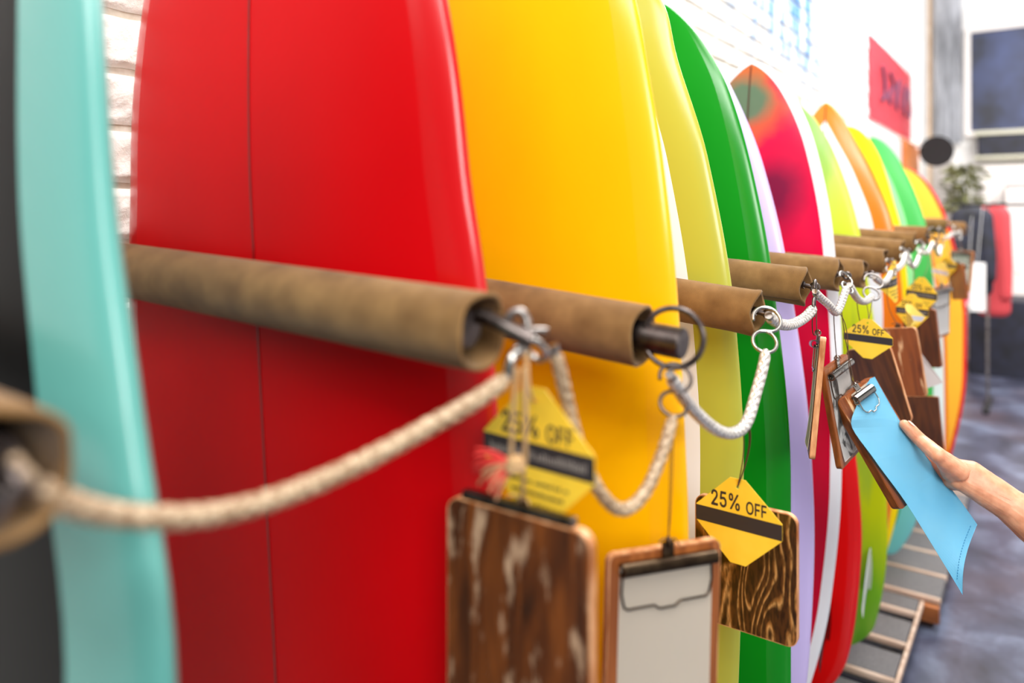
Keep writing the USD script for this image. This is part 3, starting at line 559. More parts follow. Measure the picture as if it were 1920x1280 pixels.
# ------------------------------------------------------------------ price tags
M['tag'] = mottled('yellow_card', lin(248, 200, 46), lin(253, 212, 62), 20, .55, .03, .0005)
M['tag_light'] = plain('pale_yellow_card', lin(255, 224, 110), .5)
M['ink'] = plain('dark_print', lin(48, 42, 44), .5)
M['band_white'] = plain('white_print', lin(158, 148, 140), .6)
M['band_grey'] = plain('pale_grey_print', lin(206, 206, 220), .5)
T25, TOFF = None, None
def tri_clean(m): return trimesh.Trimesh(m.vertices, m.faces, process=True)
def price_tag(label, TL, TR, BL, strings, fine=True, bend=0.0, light=False, twist=0.0, strc='twine', strr=.0007, big=1.0):
    """TL, TR: left and right corners of the band's middle line; BL: the point straight below TL by half the tag's height"""
    A, w, hh, R = frame3(TL, TR, BL)
    o = A + R[0] * w / 2; h = 2 * hh
    t = thing('price_tag', label, 'tag', o, R, group='yellow discount tags hung from the cords')
    def warp(m):
        v = np.array(m.vertices); a = v[:, 0] / (w / 2)
        v[:, 2] += bend * (v[:, 0] ** 2 / (w / 2)) + twist * v[:, 1] * a
        return trimesh.Trimesh(v, m.faces, process=False)
    def cut(poly, z0, z1, res=.008):
        polys = []
        x0, y0, x1, y1 = poly.bounds; n = max(1, int((x1 - x0) / res))
        if bend == 0 and twist == 0: return extr(poly, z0, z1)
        for i in range(n):
            c_ = poly.intersection(sbox(x0 + (x1 - x0) * i / n, y0 - 1, x0 + (x1 - x0) * (i + 1) / n, y1 + 1))
            if not c_.is_empty and c_.geom_type == 'Polygon': polys.append(extr(c_, z0, z1))
        return cat(*polys)
    X, Y = w / 2, h / 2; b = .095 * h
    card = Polygon([(-.18 * X, Y), (.18 * X, Y), (X, b), (X, -b), (.18 * X, -Y), (-.18 * X, -Y), (-X, -b), (-X, b)])
    hole = LineString([(0, .80 * Y), (0, .801 * Y)]).buffer(.0022)
    put(t, 'card', warp(cut(card.difference(hole) if bend == 0 and twist == 0 else card, -.0004, .0004)), M['tag_light' if light else 'tag'], smooth=False)
    put(t, 'band', warp(cut(sbox(-X * .999, -b, X * .999, b * .9), .00042, .0006)), M['band_grey' if light else 'ink'], smooth=False)
    if not light:
        hs = .155 * h * big
        a_ = meshkit.text_mesh('25%', hs, .0002, bold=True); c_ = meshkit.text_mesh('OFF', hs * .78, .0002, bold=True)
        aw, cw = a_.bounds[1, 0], c_.bounds[1, 0]; g = hs * .55; k = min(1.0, .66 * w / (aw + cw + g))
        a_.apply_scale([k, 1, 1]); c_.apply_scale([k, 1, 1]); x0 = -(aw + cw + g) * k / 2
        a_.apply_translation([x0, b + .035 * h, .00042]); c_.apply_translation([x0 + (aw + g) * k, b + .025 * h, .00042])
        put(t, 'lettering', warp(cat(a_, c_)), M['ink'], smooth=False)
        if fine:                                           # lettering too small to read in the photograph: rows of worn strokes
            rng = np.random.default_rng(int(w * 1e5)); ms = []
            x = -X * .86
            while x < X * .86:
                q = rng.uniform(.018, .03) * w; ms.append(bx((x, -b * .42, .00062), (x + q * .45, b * rng.uniform(.05, .35), .0007))); x += q * (1 if rng.random() > .14 else 2)
            put(t, 'band_print', warp(cat(*ms)), M['band_white'], smooth=False)
            ms = []
            for yy, ww in ((-.42, .56), (-.58, .46), (-.76, .22)):
                x = -X * ww
                while x < X * ww:
                    q = rng.uniform(.014, .024) * w; ms.append(bx((x, Y * yy - .008 * h, .00042), (x + q * .6, Y * yy + rng.uniform(.012, .026) * h, .0006))); x += q * (1 if rng.random() > .15 else 2)
            put(t, 'small_print', warp(cat(*ms)), M['ink'], smooth=False)
    top = o + R[1] * Y * .80 + R[2] * .001
    for s in strings:
        twine_part(t, o, R, [np.asarray(top)] + [at(*q) for q in s], strc, strr)
    return t, o, R
def dn(p, h): return (p[0], p[1] + h / 2 / p[2] * F, p[2])
def qtag(label, Lp, Rp, h, strings, **k): return price_tag(label, Lp, Rp, dn(Lp, h), strings, **k)
qtag('sharp yellow tag reading 25% OFF with plain dark band, before the golden grained clipboard', (1306, 957, .962), (1467, 999, .894), .106, [[(1394, 850, .9), (1391, 800, .855)], [(1402, 850, .9), (1400, 797, .845)], [(1398, 870, .91), (1405, 800, .85)]], fine=False, big=1.15)
qtag('yellow tag reading 25% OFF with plain dark band, hung above the blue sheet clipboard', (1582, 629, 1.44), (1674, 641, 1.37), .074, [[(1627, 580, 1.44), (1624, 566, 1.445)], [(1633, 580, 1.44), (1635, 558, 1.47)]], fine=False, big=1.25)
qtag('blurred yellow tag with dark lettered band hanging near the longest peg', (908, 828, .620), (1116, 882, .545), .106, [[(995, 740, .56), (988, 668, .535)]], strc='twine_pale', strr=.0013)
qtag('shaded orange looking tag turned aside and dangling at the white and orange board', (1665, 536, 1.69), (1692, 520, 1.76), .098, [[(1668, 490, 1.70)]], bend=-.35, big=1.1)
qtag('upper of the two overlapping yellow tags hung before the mint board', (1699, 548, 2.0), (1757, 557, 1.92), .092, [[(1736, 510, 2.0), (1733, 478, 2.2)]])
qtag('lower of the two overlapping yellow tags before the mint board', (1680, 580, 1.87), (1741, 587, 1.80), .086, [[(1713, 540, 1.9), (1712, 504, 2.03)]])
qtag('pale curled tag with grey band standing up behind the streaked brown clipboard', (1692, 594, 1.74), (1713, 596, 1.80), .064, [], light=True, bend=.5, twist=.5)
qtag('far yellow tag hung below the amber board peg', (1760, 497, 2.62), (1794, 500, 2.52), .066, [[(1776, 465, 2.75), (1777, 447, 2.95)]])
qtag('pale far tag curling before the edge of the mint board', (1751, 507, 2.38), (1782, 514, 2.32), .066, [[(1760, 490, 2.4), (1759, 478, 2.6)]], light=True, bend=.25)

# ------------------------------------------------------------------ clipboards
def wood(name, a, b, c_, scale=(26, 3.0, 26), dist=2.5, wear=None, rough=.38, wear_lo=.62, wear_hi=.68, wscale=(40, 7, 40)):
    n = {'t': ('texture_coordinate', {}), 'm': ('mapping', dict(scale=scale)), 'n': ('noise_texture', dict(scale=1.0, detail=6, distortion=dist)), 'r': ('rgb_ramp', dict(ramp=[(.28, a), (.5, b), (.72, c_)])),
         'b': ('bump', dict(strength=.25, distance=.0008)), 'p': ('principled_bsdf', dict(roughness=rough, coat_weight=.15, coat_roughness=.15))}
    l = [('t.object', 'm.vector'), ('m.vector', 'n.vector'), ('n.fac', 'r.fac'), ('n.fac', 'b.height'), ('b.normal', 'p.normal')]
    if wear:
        n |= {'m2': ('mapping', dict(scale=wscale)), 'w': ('noise_texture', dict(scale=1.0, detail=5, roughness=.6)), 'wr': ('rgb_ramp', dict(ramp=[(wear_lo, (0, 0, 0)), (wear_hi, (1, 1, 1))])), 'mx': ('mix_color', dict(b=wear))}
        l += [('t.object', 'm2.vector'), ('m2.vector', 'w.vector'), ('w.fac', 'wr.fac'), ('wr.color', 'mx.fac'), ('r.color', 'mx.a'), ('mx.result', 'p.base_color')]
    else: l += [('r.color', 'p.base_color')]
    return mat(name, n, l)
M['wood_worn'] = wood('dark_wood_with_worn_white', lin(46, 19, 4), lin(84, 39, 9), lin(120, 62, 18), (60, 8, 60), 1.0, wear=lin(182, 148, 118), wear_lo=.565, wear_hi=.66, wscale=(45, 14, 45))
M['wood_grain'] = mat('dark_wood_with_golden_grain', {'t': ('texture_coordinate', {}), 'm': ('mapping', dict(scale=(15, 4.2, 15), location=(.33, .2, 0))), 'n': ('noise_texture', dict(scale=1.0, detail=1.5, distortion=.35)),
    'k': ('math', dict(math_type='multiply', value2=14)), 'f': ('math', dict(math_type='fraction')), 'r': ('rgb_ramp', dict(ramp=[(0, lin(196, 150, 92)), (.14, lin(150, 100, 48)), (.3, lin(74, 42, 14)), (.85, lin(62, 34, 10)), (1, lin(180, 134, 78))])),
    'n2': ('noise_texture', dict(scale=2.0, detail=6)), 'm2': ('mapping', dict(scale=(140, 30, 140))), 'r2': ('rgb_ramp', dict(ramp=[(.4, (.3, .26, .2)), (.56, (1, 1, 1))])), 'mx': ('mix', dict(mix_type='multiply', fac=1.0)),
    'p': ('principled_bsdf', dict(roughness=.4, coat_weight=.15))},
    [('t.object', 'm.vector'), ('m.vector', 'n.vector'), ('n.fac', 'k.value1'), ('k.value', 'f.value1'), ('f.value', 'r.fac'), ('t.object', 'm2.vector'), ('m2.vector', 'n2.vector'), ('n2.fac', 'r2.fac'), ('r.color', 'mx.color1'), ('r2.color', 'mx.color2'), ('mx.color', 'p.base_color')])
M['wood_streak'] = wood('brown_wood_with_pale_streaks', lin(92, 42, 12), lin(124, 62, 20), lin(146, 78, 30), (60, 6, 60), 1.0, wear=lin(222, 176, 130), wear_lo=.6, wear_hi=.66, wscale=(70, 9, 70))
M['wood_dark'] = wood('dark_brown_clipboard_wood', lin(54, 24, 6), lin(78, 38, 10), lin(102, 54, 18), (50, 5, 50), 2.2)
M['wood_mid'] = wood('mid_brown_clipboard_wood', lin(110, 56, 22), lin(142, 78, 34), lin(168, 98, 48), (60, 6, 60), 1.5)
M['wood_edge'] = mottled('pale_worn_clipboard_edge', lin(160, 92, 40), lin(222, 166, 118), 90, .5, .1, .0005, vec=(1, .25, 1))
M['wood_edge_dark'] = mottled('dark_clipboard_edge', lin(104, 50, 14), lin(156, 84, 30), 90, .45, .1, .0005, vec=(1, .25, 1))
M['cream_paper'] = plain('cream_paper', lin(232, 222, 206), .8)
M['white_paper'] = plain('white_paper', lin(240, 238, 236), .8)
M['clip_dark'] = mottled('bronze_clip_metal', lin(70, 54, 40), lin(108, 88, 66), 70, .35, .05, .0003, metal=.9)
M['wire_dark'] = plain('dark_bail_wire', lin(92, 78, 66), .35, 1)
def photo_mat():
    return mat('black_and_white_print', {'t': ('texture_coordinate', {}), 'm': ('mapping', dict(scale=(30, 22, 30))), 'n': ('noise_texture', dict(scale=1.0, detail=6, distortion=1.2)), 'r': ('rgb_ramp', dict(ramp=[(.36, lin(20, 20, 20)), (.44, lin(120, 118, 114)), (.5, lin(226, 224, 220)), (1, lin(240, 238, 234))])), 'p': ('principled_bsdf', dict(roughness=.35))},
               [('t.object', 'm.vector'), ('m.vector', 'n.vector'), ('n.fac', 'r.fac'), ('r.color', 'p.base_color')])
M['print_bw'] = photo_mat()
def clipboard(label, TL, TR, BL, h=None, back=False, w=None, wood_m='wood_dark', edge_m='wood_edge_dark', paper='cream_paper', clip='clip_dark', wire='wire_dark', cf=.84, thick=.009, strings=(), strc='twine', strr=.0008, r=.008, plen=.93, extra=None, radius=.0058):
    A, w0, h0, R = frame3(TL, TR, BL); w = w or w0; h = h or h0
    o = A
    t = thing('clipboard', label, 'clipboard', o, R, group='wooden clipboards hung from the cords')
    s = -1 if back else 1
    z0, z1 = (-thick, 0)
    P = rrect(0, -h, w, 0, r)
    body = trimesh.util.concatenate([extr(P.buffer(-.0012), z0, z1)])
    put(t, 'board', body, M[wood_m], smooth=False)
    outer = np.array(P.exterior.coords)[:-1]; inn = np.array(P.buffer(-.0011).exterior.coords)[:-1]
    rimp = P.difference(P.buffer(-.0013))
    put(t, 'edge', extr(rimp, z0 + .0006, z1 - .0006), M[edge_m], smooth=30)
    zf = (0 if not back else -thick); d = s
    if paper and not back or paper and back:
        pw = .83 * w
        py0, py1 = -.012 * 1, -.012 - plen * (h - .012)
        q = np.linspace(0, 1, 16)[:, None]; gx = np.linspace((w - pw) / 2, (w + pw) / 2, 10)[None]
        V = np.stack([gx + 0 * q, py0 + (py1 - py0) * q + 0 * gx, zf + d * (.0010 + .0025 * q ** 6 * (1 + .3 * np.sin(gx * 40))) + 0 * gx], -1)
        m = sheet(V, .0005)
        if back: pass
        put(t, 'paper', m, M[paper], smooth=40)
    cl = cf * w; xc = w / 2
    # rolled metal clip and its sprung wire
    tubec = []
    for a in np.linspace(math.radians(-70), math.radians(250), 20): tubec.append((radius * math.cos(a), radius * math.sin(a)))
    gx = np.linspace(xc - cl / 2, xc + cl / 2, 3)
    V = np.array([[[x, -.013 + c0, zf + d * (radius * .95 + c1)] for c0, c1 in tubec] for x in gx])
    put(t, 'clip', sheet(V, .0012), M[clip], smooth=40)
    yb = -.013 - radius * 1.2
    wr = .0011
    b0, b1 = xc - cl / 2 + .003, xc + cl / 2 - .003; yl = yb - .24 * cl - .006
    wz = .0105 if cf < .6 else .0032
    W_ = [(b0, yb + radius), (b0 - .001, (yb + yl) / 2), (b0 + .002, yl + .003), (b0 + .006, yl), (xc - .14 * cl, yl), (xc - .08 * cl, yl - .004), (xc + .08 * cl, yl - .004), (xc + .14 * cl, yl), (b1 - .006, yl), (b1 - .002, yl + .003), (b1 + .001, (yb + yl) / 2), (b1, yb + radius)]
    Wp = np.array([[x, y, zf + d * wz] for x, y in W_]); Wp = resample(Wp, .0015, smooth=False)
    put(t, 'bail_wire', tube(Wp, wr, 8), M[wire], smooth=True)
    put(t, 'hanging_lug', cat(bx((xc - .006, -.010, min(zf, zf + d * .003)), (xc + .006, .006, max(zf, zf + d * .003))), ring((xc, .005, zf + d * .0015), (1, 0, .2), .0042, .0011, 18, 7)), M[clip], smooth=40)
    top = o + np.array([xc, .007, zf + d * .0015]) @ R
    for q in strings:
        twine_part(t, o, R, [top] + [at(*x) for x in q], strc, strr)
    if back and h > .18: put(t, 'clip_plate', rbx((.10 * w, -.004, -thick - .001), (.88 * w, .006, -.002), .0012), M['dark_steel'])
    if strings:
        kn = trimesh.creation.icosphere(2, .0022); v = kn.vertices; kn.vertices = v * (1 + .5 * (meshkit.noise(v * 900, 3)[:, None] - .5)); kn.apply_translation((top - o) @ R.T + [0, .002, 0])
        tails = [tube(np.array([(0, 0, 0), (.006, .002, .002), (.011, -.004, .003)]) + ((top - o) @ R.T), .0008, 6), tube(np.array([(0, 0, 0), (-.006, .003, .001), (-.012, .001, .003)]) + ((top - o) @ R.T), .0008, 6)]
        put(t, 'knot', cat(kn, *tails), M[strc], smooth=True)
    return t, o, R, w, h
clipboard('large blurred dark clipboard with worn white patches, seen from behind, nearest the camera', (838, 928, .605), (1106, 1003, .53), (838, 1250, .605), h=.185, back=True, wood_m='wood_worn', edge_m='wood_edge', paper='cream_paper', strings=[[(983, 850, .55), (982, 690, .525)]], strc='twine_pale', strr=.0016, r=.012, thick=.010)
clipboard('brown clipboard holding a blank cream sheet, before the yellow board', (1143, 1042, .69), (1352, 1010, .735), (1145, 1290, .69), h=.185, wood_m='wood_mid', edge_m='wood_edge', strings=[[(1256, 900, .68), (1259, 775, .665)], [(1260, 900, .68), (1262, 778, .665)]], strr=.0005)
clipboard('dark clipboard with golden wavy grain, seen from behind below the sharp 25% OFF tag', (1303, 924, .985), (1495, 968, .909), (1303, 1155, .985), back=True, wood_m='wood_grain', edge_m='wood_edge', r=.013)
clipboard('orange edged clipboard seen edge on between the lilac and magenta boards', (1532, 630, 1.25), (1538, 630, 1.13), (1512, 835, 1.25), wood_m='wood_mid', edge_m='wood_edge', clip='chrome', wire='chrome', strings=[[(1523, 600, 1.12), (1524, 582, 1.115)], [(1531, 600, 1.12), (1531, 575, 1.13)]])
clipboard('slanting clipboard with a black and white picture sheet, left of the blue one', (1545, 695, 1.215), (1590, 662, 1.31), (1571, 890, 1.195), wood_m='wood_mid', edge_m='wood_edge_dark', paper='print_bw', clip='chrome', strings=[[(1566, 640, 1.25), (1563, 585, 1.235)]])
CB6 = dict(TL=(1570, 752, 1.235), TR=(1639, 703, 1.285), BL=(1689, 957, 1.197))
cb6, o6, R6, w6, h6 = clipboard('clipboard with a long bright blue sheet, held out by the hand', CB6['TL'], CB6['TR'], CB6['BL'], wood_m='wood_streak', edge_m='wood_edge_dark', paper=None, clip='chrome', wire='chrome', cf=.46, radius=.0075,
    strings=[[(1592, 670, 1.26), (1580, 600, 1.26), (1577, 572, 1.27)], [(1590, 650, 1.25), (1582, 600, 1.25), (1570, 583, 1.245)]], thick=.016)
def on6(x, y, off=0.0):
    r = at(x, y, 1.0) - np.array([0, 0, EYE]); n = R6[2]; k = (o6 - np.array([0, 0, EYE]) + n * off).dot(n) / r.dot(n); return np.array([0, 0, EYE]) + r * k
rows = [((1632, 709), (1640, 706)), ((1608, 756), (1661, 744)), ((1596, 794), (1688, 790)), ((1640, 862), (1727, 842)), ((1697, 940), (1765, 893)), ((1752, 1028), (1800, 938)), ((1805, 1115), (1832, 983))]
G = []
for i, (a, b) in enumerate(rows):
    lift = [.0035, .0045, .007, .008, .009, .012, .016][i]; row = []
    for s in np.linspace(0, 1, 7):
        x = a[0] + (b[0] - a[0]) * s; y = a[1] + (b[1] - a[1]) * s
        x -= [0, 0, 0, 0, 0, 3, 9][i] * math.sin(PI * s)
        row.append(on6(x, y, lift + (.012 * math.sin(PI * s) if i == 6 else .004 * math.sin(PI * s) if i == 5 else 0)))
    G.append(row)
G = np.array(G); q = np.linspace(0, 6, 37)
G = PchipInterpolator(np.arange(7), G, axis=0)(q); G = CubicSpline(np.arange(7), G, axis=1)(np.linspace(0, 6, 25))
M['blue_paper'] = mottled('sky_blue_paper', lin(126, 210, 243), lin(146, 220, 248), 8, .5, .02, .0006)
put(cb6, 'blue_sheet', sheet((G - o6) @ R6.T, .0006), M['blue_paper'], smooth=40)
M['blue_line'] = plain('dashed_blue_print', lin(40, 130, 180), .6)
ds = []
N6 = np.cross(np.gradient(G, axis=1), np.gradient(G, axis=0)); N6 /= np.linalg.norm(N6, axis=2, keepdims=True)
fr = -np.sign((N6[18, 12]).dot(at(1700, 860, 1.2) - np.array([0, 0, EYE])))
for j in range(2, 22):
    a = G[-2, j] + (G[-3, j] - G[-2, j]) * .3; b_ = a + (G[-2, j + 1] - G[-2, j]) * .55
    ds.append(tube(np.array([a, b_]) + fr * N6[-2, j] * .0005, .0005, 5))
put(cb6, 'perforation', shift(cat(*ds), [0, 0, 0]).apply_transform(np.block([[R6, (-R6 @ o6)[:, None]], [np.zeros((1, 3)), np.ones((1, 1))]])), M['blue_line'], smooth=False)
under = np.array([[on6(1596, 740, .0016), on6(1632, 712, .0016)], [on6(1607, 765, .0016), on6(1640, 745, .0016)]])
put(cb6, 'cream_slip', sheet((under - o6) @ R6.T, .0004), M['cream_paper'], smooth=False)

clipboard('plain dark brown clipboard tilted behind the upper 25% OFF tag, pale right edge', (1583, 657, 1.50), (1667, 645, 1.44), (1607, 800, 1.49), back=True, wood_m='wood_dark', edge_m='wood_edge', paper=None, r=.012, strings=[[(1612, 600, 1.44), (1606, 555, 1.40)]])
clipboard('brown clipboard with pale vertical streaks, right of the upper 25% OFF tag', (1645, 616, 1.73), (1717, 613, 1.67), (1645, 742, 1.73), back=True, wood_m='wood_streak', edge_m='wood_edge', r=.010, paper=None, strings=[[(1668, 580, 1.70), (1667, 520, 1.69)]])
clipboard('plain dark clipboard hanging lowest, just above the hand', (1682, 738, 2.02), (1759, 744, 1.95), (1684, 838, 2.02), back=True, wood_m='wood_dark', edge_m='wood_edge_dark', paper=None, r=.004, strings=[[(1716, 640, 2.03), (1713, 503, 2.06)]])
clipboard('dark brown clipboard below the two overlapping tags', (1690, 580, 1.97), (1753, 580, 1.90), (1690, 685, 1.97), back=True, wood_m='wood_dark', edge_m='wood_edge_dark', paper=None, r=.008, strings=[[(1716, 540, 2.0), (1713, 503, 2.05)]])
clipboard('far clipboard with cream sheet in a brown frame before the mint board edge', (1745, 541, 2.14), (1782, 533, 2.24), (1742, 640, 2.14), wood_m='wood_mid', edge_m='wood_edge_dark', paper='white_paper', clip='steel', strings=[[(1754, 500, 2.24), (1747, 462, 2.38)]])
clipboard('far plain brown clipboard on the amber board, below the far yellow tag', (1777, 497, 2.58), (1804, 494, 2.5), (1779, 562, 2.58), back=True, wood_m='wood_mid', edge_m='wood_edge_dark', paper=None, strings=[[(1786, 470, 2.7), (1785, 442, 3.15)]])
clipboard('farthest clipboard with a bright white sheet at the end of the row', (1783, 468, 3.0), (1824, 471, 2.9), (1795, 545, 2.95), wood_m='wood_mid', edge_m='wood_edge', paper='white_paper', clip='steel', strings=[[(1800, 455, 3.2), (1798, 440, 3.45)]])
M['grey_paper'] = plain('grey_paper', lin(186, 178, 176), .7)
A = [at(1696, 640, 1.79), at(1718, 650, 1.77), at(1768, 717, 1.73), at(1712, 738, 1.76), at(1700, 700, 1.78)]
o = np.mean(A, 0); n_ = np.cross(A[1] - A[0], A[2] - A[0]); n_ /= np.linalg.norm(n_)
t = thing('paper_sheet', 'loose grey paper sheet poking out right of the streaked clipboard', 'paper', o)
V = np.vstack([np.array(A) + n_ * .0005, np.array(A) - n_ * .0005]) - o; k = 5
fc = [[0, 1, 2], [0, 2, 3], [0, 3, 4]]; fc = fc + [[a + k, c_ + k, b_ + k] for a, b_, c_ in fc] + sum([[[i, i + k, (i + 1) % k + k], [i, (i + 1) % k + k, (i + 1) % k]] for i in range(k)], [])
put(t, 'sheet', trimesh.Trimesh(V, fc), M['grey_paper'], smooth=False)

# red raffia bow at the first clipboard
M['raffia'] = plain('red_raffia', lin(230, 58, 52), .6); M['raffia_tan'] = plain('tan_raffia', lin(206, 150, 110), .8)
o = at(965, 870, .54); t = thing('raffia_bow', 'blurred red and tan raffia bow above the worn clipboard', 'bow', o)
rng = np.random.default_rng(5)
for i in range(26):
    a = rng.uniform(2.6, 4.4); ln = rng.uniform(40, 85); q0 = (965 + rng.uniform(-6, 6), 868 + rng.uniform(-6, 6), .54)
    q2 = (965 + math.cos(a) * ln, 868 - math.sin(a) * ln * .9, .55 + rng.uniform(-.01, .01)); q1 = ((q0[0] + q2[0]) / 2, (q0[1] + q2[1]) / 2 - 9, .54)
    put(t, 'strand', tube(resample([at(*q0) - o, at(*q1) - o, at(*q2) - o], .002), .0011, 6), M['raffia' if i % 3 else 'raffia_tan'], smooth=True, label=None)
kn = trimesh.creation.icosphere(3, .008); v = kn.vertices; kn.vertices = v * (1 + .5 * (meshkit.fbm(v * 300, 2, 3)[:, None] - .5)) * [1, 1, .9]; put(t, 'knot', kn, M['twine_pale'], smooth=True)
put(t, 'tie_string', tube(resample([at(958, 870, .54) - o, at(962, 780, .53) - o, at(968, 690, .525) - o], .004), .0018, 8), M['twine_pale'], smooth=True)
put(t, 'tie_string', tube(resample([at(985, 872, .54) - o, at(986, 790, .53) - o, at(988, 660, .53) - o], .004), .0016, 8), M['twine_pale'], smooth=True)

# ------------------------------------------------------------------ the hand and arm
M['skin'] = mat('skin', {'t': ('texture_coordinate', {}), 'n': ('noise_texture', dict(scale=60, detail=4)), 'r': ('rgb_ramp', dict(ramp=[(.3, lin(206, 140, 106)), (.7, lin(230, 170, 136))])), 'n2': ('noise_texture', dict(scale=500, detail=2)), 'b': ('bump', dict(strength=.12, distance=.0006)),
    'p': ('principled_bsdf', dict(roughness=.42, subsurface_weight=.25, subsurface_scale=.004, subsurface_radius=(1, .35, .2), specular_ior_level=.45))},
    [('t.object', 'n.vector'), ('t.object', 'n2.vector'), ('n.fac', 'r.fac'), ('r.color', 'p.base_color'), ('n2.fac', 'b.height'), ('b.normal', 'p.normal')])
M['nail'] = plain('nail', lin(236, 184, 166), .25, coat=.3)
def b6(x, y, side):            # a point touching the held clipboard: side > 0 in front of its face, < 0 behind its back
    return on6(x, y, side)
def soften(m, n):                 # Taubin smoothing; vertices that a sliver triangle throws far off stay where they were
    was = np.array(m.vertices); trimesh.smoothing.filter_taubin(m, lamb=.5, nu=.53, iterations=n)
    now = np.array(m.vertices); bad = np.linalg.norm(now - was, axis=1) > .006; now[bad] = was[bad]; m.vertices = now
def bone(a, ra, b, rb): return m3.Manifold.batch_hull([m3.Manifold.sphere(ra, 28).translate(list(map(float, a))), m3.Manifold.sphere(rb, 28).translate(list(map(float, b)))])
def chain(js): return [bone(js[i][0], js[i][1], js[i + 1][0], js[i + 1][1]) for i in range(len(js) - 1)]
wr_u, wr_l = at(1822, 886, 1.225), at(1803, 898, 1.225)
thumb = [(at(1794, 878, 1.22), .0150), (at(1758, 853, 1.207), .0134), (b6(1724, 823, .021), .0113), (b6(1707, 805, .018), .0103), (b6(1696, 796, .0165), .0080)]
BK = -.016
fing = {'index': [(at(1752, 866, 1.252), .0112), (b6(1712, 842, BK - .020), .0092), (b6(1685, 838, BK - .0095), .0080), (b6(1665, 842, BK - .0075), .0066)],
        'middle': [(at(1762, 882, 1.258), .0116), (b6(1726, 872, BK - .021), .0095), (b6(1695, 872, BK - .0100), .0082), (b6(1672, 876, BK - .0075), .0068)],
        'ring': [(at(1770, 896, 1.256), .0110), (b6(1742, 898, BK - .020), .0090), (b6(1714, 904, BK - .0095), .0078), (b6(1694, 910, BK - .0075), .0064)],
        'little': [(at(1778, 907, 1.248), .0100), (b6(1760, 916, BK - .018), .0080), (b6(1738, 926, BK - .0085), .0070), (b6(1722, 932, BK - .0065), .0058)]}
sp = lambda p, r: m3.Manifold.sphere(r, 28).translate(list(map(float, p)))
palm = m3.Manifold.batch_hull([sp(wr_u, .0185), sp(wr_l, .0185)] + [sp(f[0][0], f[0][1]) for f in fing.values()] + [sp(at(1790, 876, 1.23), .014)])
thenar = m3.Manifold.batch_hull([sp(at(1796, 882, 1.215), .0165), sp(at(1768, 862, 1.208), .0125), sp(at(1785, 886, 1.225), .016)])
heel = m3.Manifold.batch_hull([sp(at(1797, 899, 1.225), .0165), sp(at(1779, 901, 1.242), .0125)])
elbow = at(2010, 1040, 1.15); mid_f = at(1890, 944, 1.205); shoulder = at(2260, 720, 1.04)
fore = [m3.Manifold.batch_hull([sp(wr_u, .0188), sp(wr_l, .0188), sp(mid_f, .0272)]), bone(mid_f, .0272, at(1950, 990, 1.18), .0335), bone(at(1950, 990, 1.18), .0335, elbow, .0345), bone(elbow, .0345, (elbow + shoulder) / 2, .043), bone((elbow + shoulder) / 2, .043, shoulder, .047)]
parts = [palm, thenar, heel] + fore + chain(thumb)
for f in fing.values(): parts += chain(f)
arm = m3.Manifold.batch_boolean(parts, m3.OpType.Add).refine_to_length(.0035)
am = tm(arm); am.merge_vertices(); soften(am, 16)
v = am.vertices; am.vertices = v + am.vertex_normals * ((meshkit.fbm(v * 60, 3, 9) - .5) * .0022)[:, None]
o = elbow
per = thing('person', 'bare arm of a person reaching in from the aisle to hold the blue sheet clipboard', 'person', o)
put(per, 'arm', shift(am, o), M['skin'], smooth=True)
tn = trimesh.creation.icosphere(3, 1.0); axT = thumb[-1][0] - thumb[-2][0]; axT /= np.linalg.norm(axT); nT = R6[2] - axT * R6[2].dot(axT); nT /= np.linalg.norm(nT)
up_ = at(1700, 780, 1.21) - at(1700, 800, 1.21); nT2 = nT * .35 + up_ / np.linalg.norm(up_) * .8 + np.array([C_, S_, 0]) * .3; nT2 -= axT * nT2.dot(axT); nT2 /= np.linalg.norm(nT2); sT = np.cross(axT, nT2)
tn.vertices = (tn.vertices[:, :1] * .0072) * axT + (tn.vertices[:, 1:2] * .0056) * sT + (tn.vertices[:, 2:] * .0014) * nT2 + thumb[-2][0] * .55 + thumb[-1][0] * .45 + nT2 * .0092
put(per, 'thumb_nail', shift(tn, o), M['nail'], smooth=True)
slv = tube(np.array([elbow + (shoulder - elbow) * k for k in (.45, .6, .75, .9, 1.02)]), .06, 30, rfun=lambda m_, th: np.linspace(.060, .066, m_)[:, None] + .002 * np.sin(3 * th)[None])
M['shirt'] = plain('white_shirt_cloth', lin(226, 226, 228), .9)
put(per, 'shirt_sleeve', shift(slv, o), M['shirt'], smooth=True)

# ------------------------------------------------------------------ far end of the shop
M['sign_red'] = plain('coral_red_banner', lin(240, 84, 100), .45)
M['sign_ink'] = plain('dark_banner_lettering', lin(72, 60, 92), .6)
M['post'] = mottled('tan_door_post', lin(196, 162, 128), lin(222, 196, 168), 12, .6, .05, .001, coords='world')
M['door_wood'] = mottled('orange_brown_door', lin(176, 92, 30), lin(206, 122, 52), 8, .5, .1, .001, vec=(6, 6, 1), coords='world')
M['grey_panel'] = plain('grey_panel', lin(190, 188, 186), .6)
M['drape'] = mottled('pale_grey_cloth', lin(176, 178, 184), lin(232, 234, 240), 3, .9, .1, .004, vec=(3, 3, .8), coords='world')
M['black'] = plain('matte_black', lin(12, 12, 15), .7)
M['navy'] = mottled('dark_navy_neoprene', lin(12, 14, 24), lin(28, 31, 50), 10, .6, .1, .002, coords='world')
M['redcloth'] = plain('red_cloth', lin(200, 66, 72), .8)
M['screen'] = mottled('dark_blue_window_glass', lin(20, 24, 40), lin(58, 70, 112), 2.2, .5, 0, .001, coords='world')
M['khaki'] = plain('khaki_band', lin(198, 196, 176), .7)
M['warmwhite'] = plain('warm_white_panel', lin(232, 226, 222), .6)
M['taupe'] = plain('taupe_panel', lin(156, 140, 138), .7)
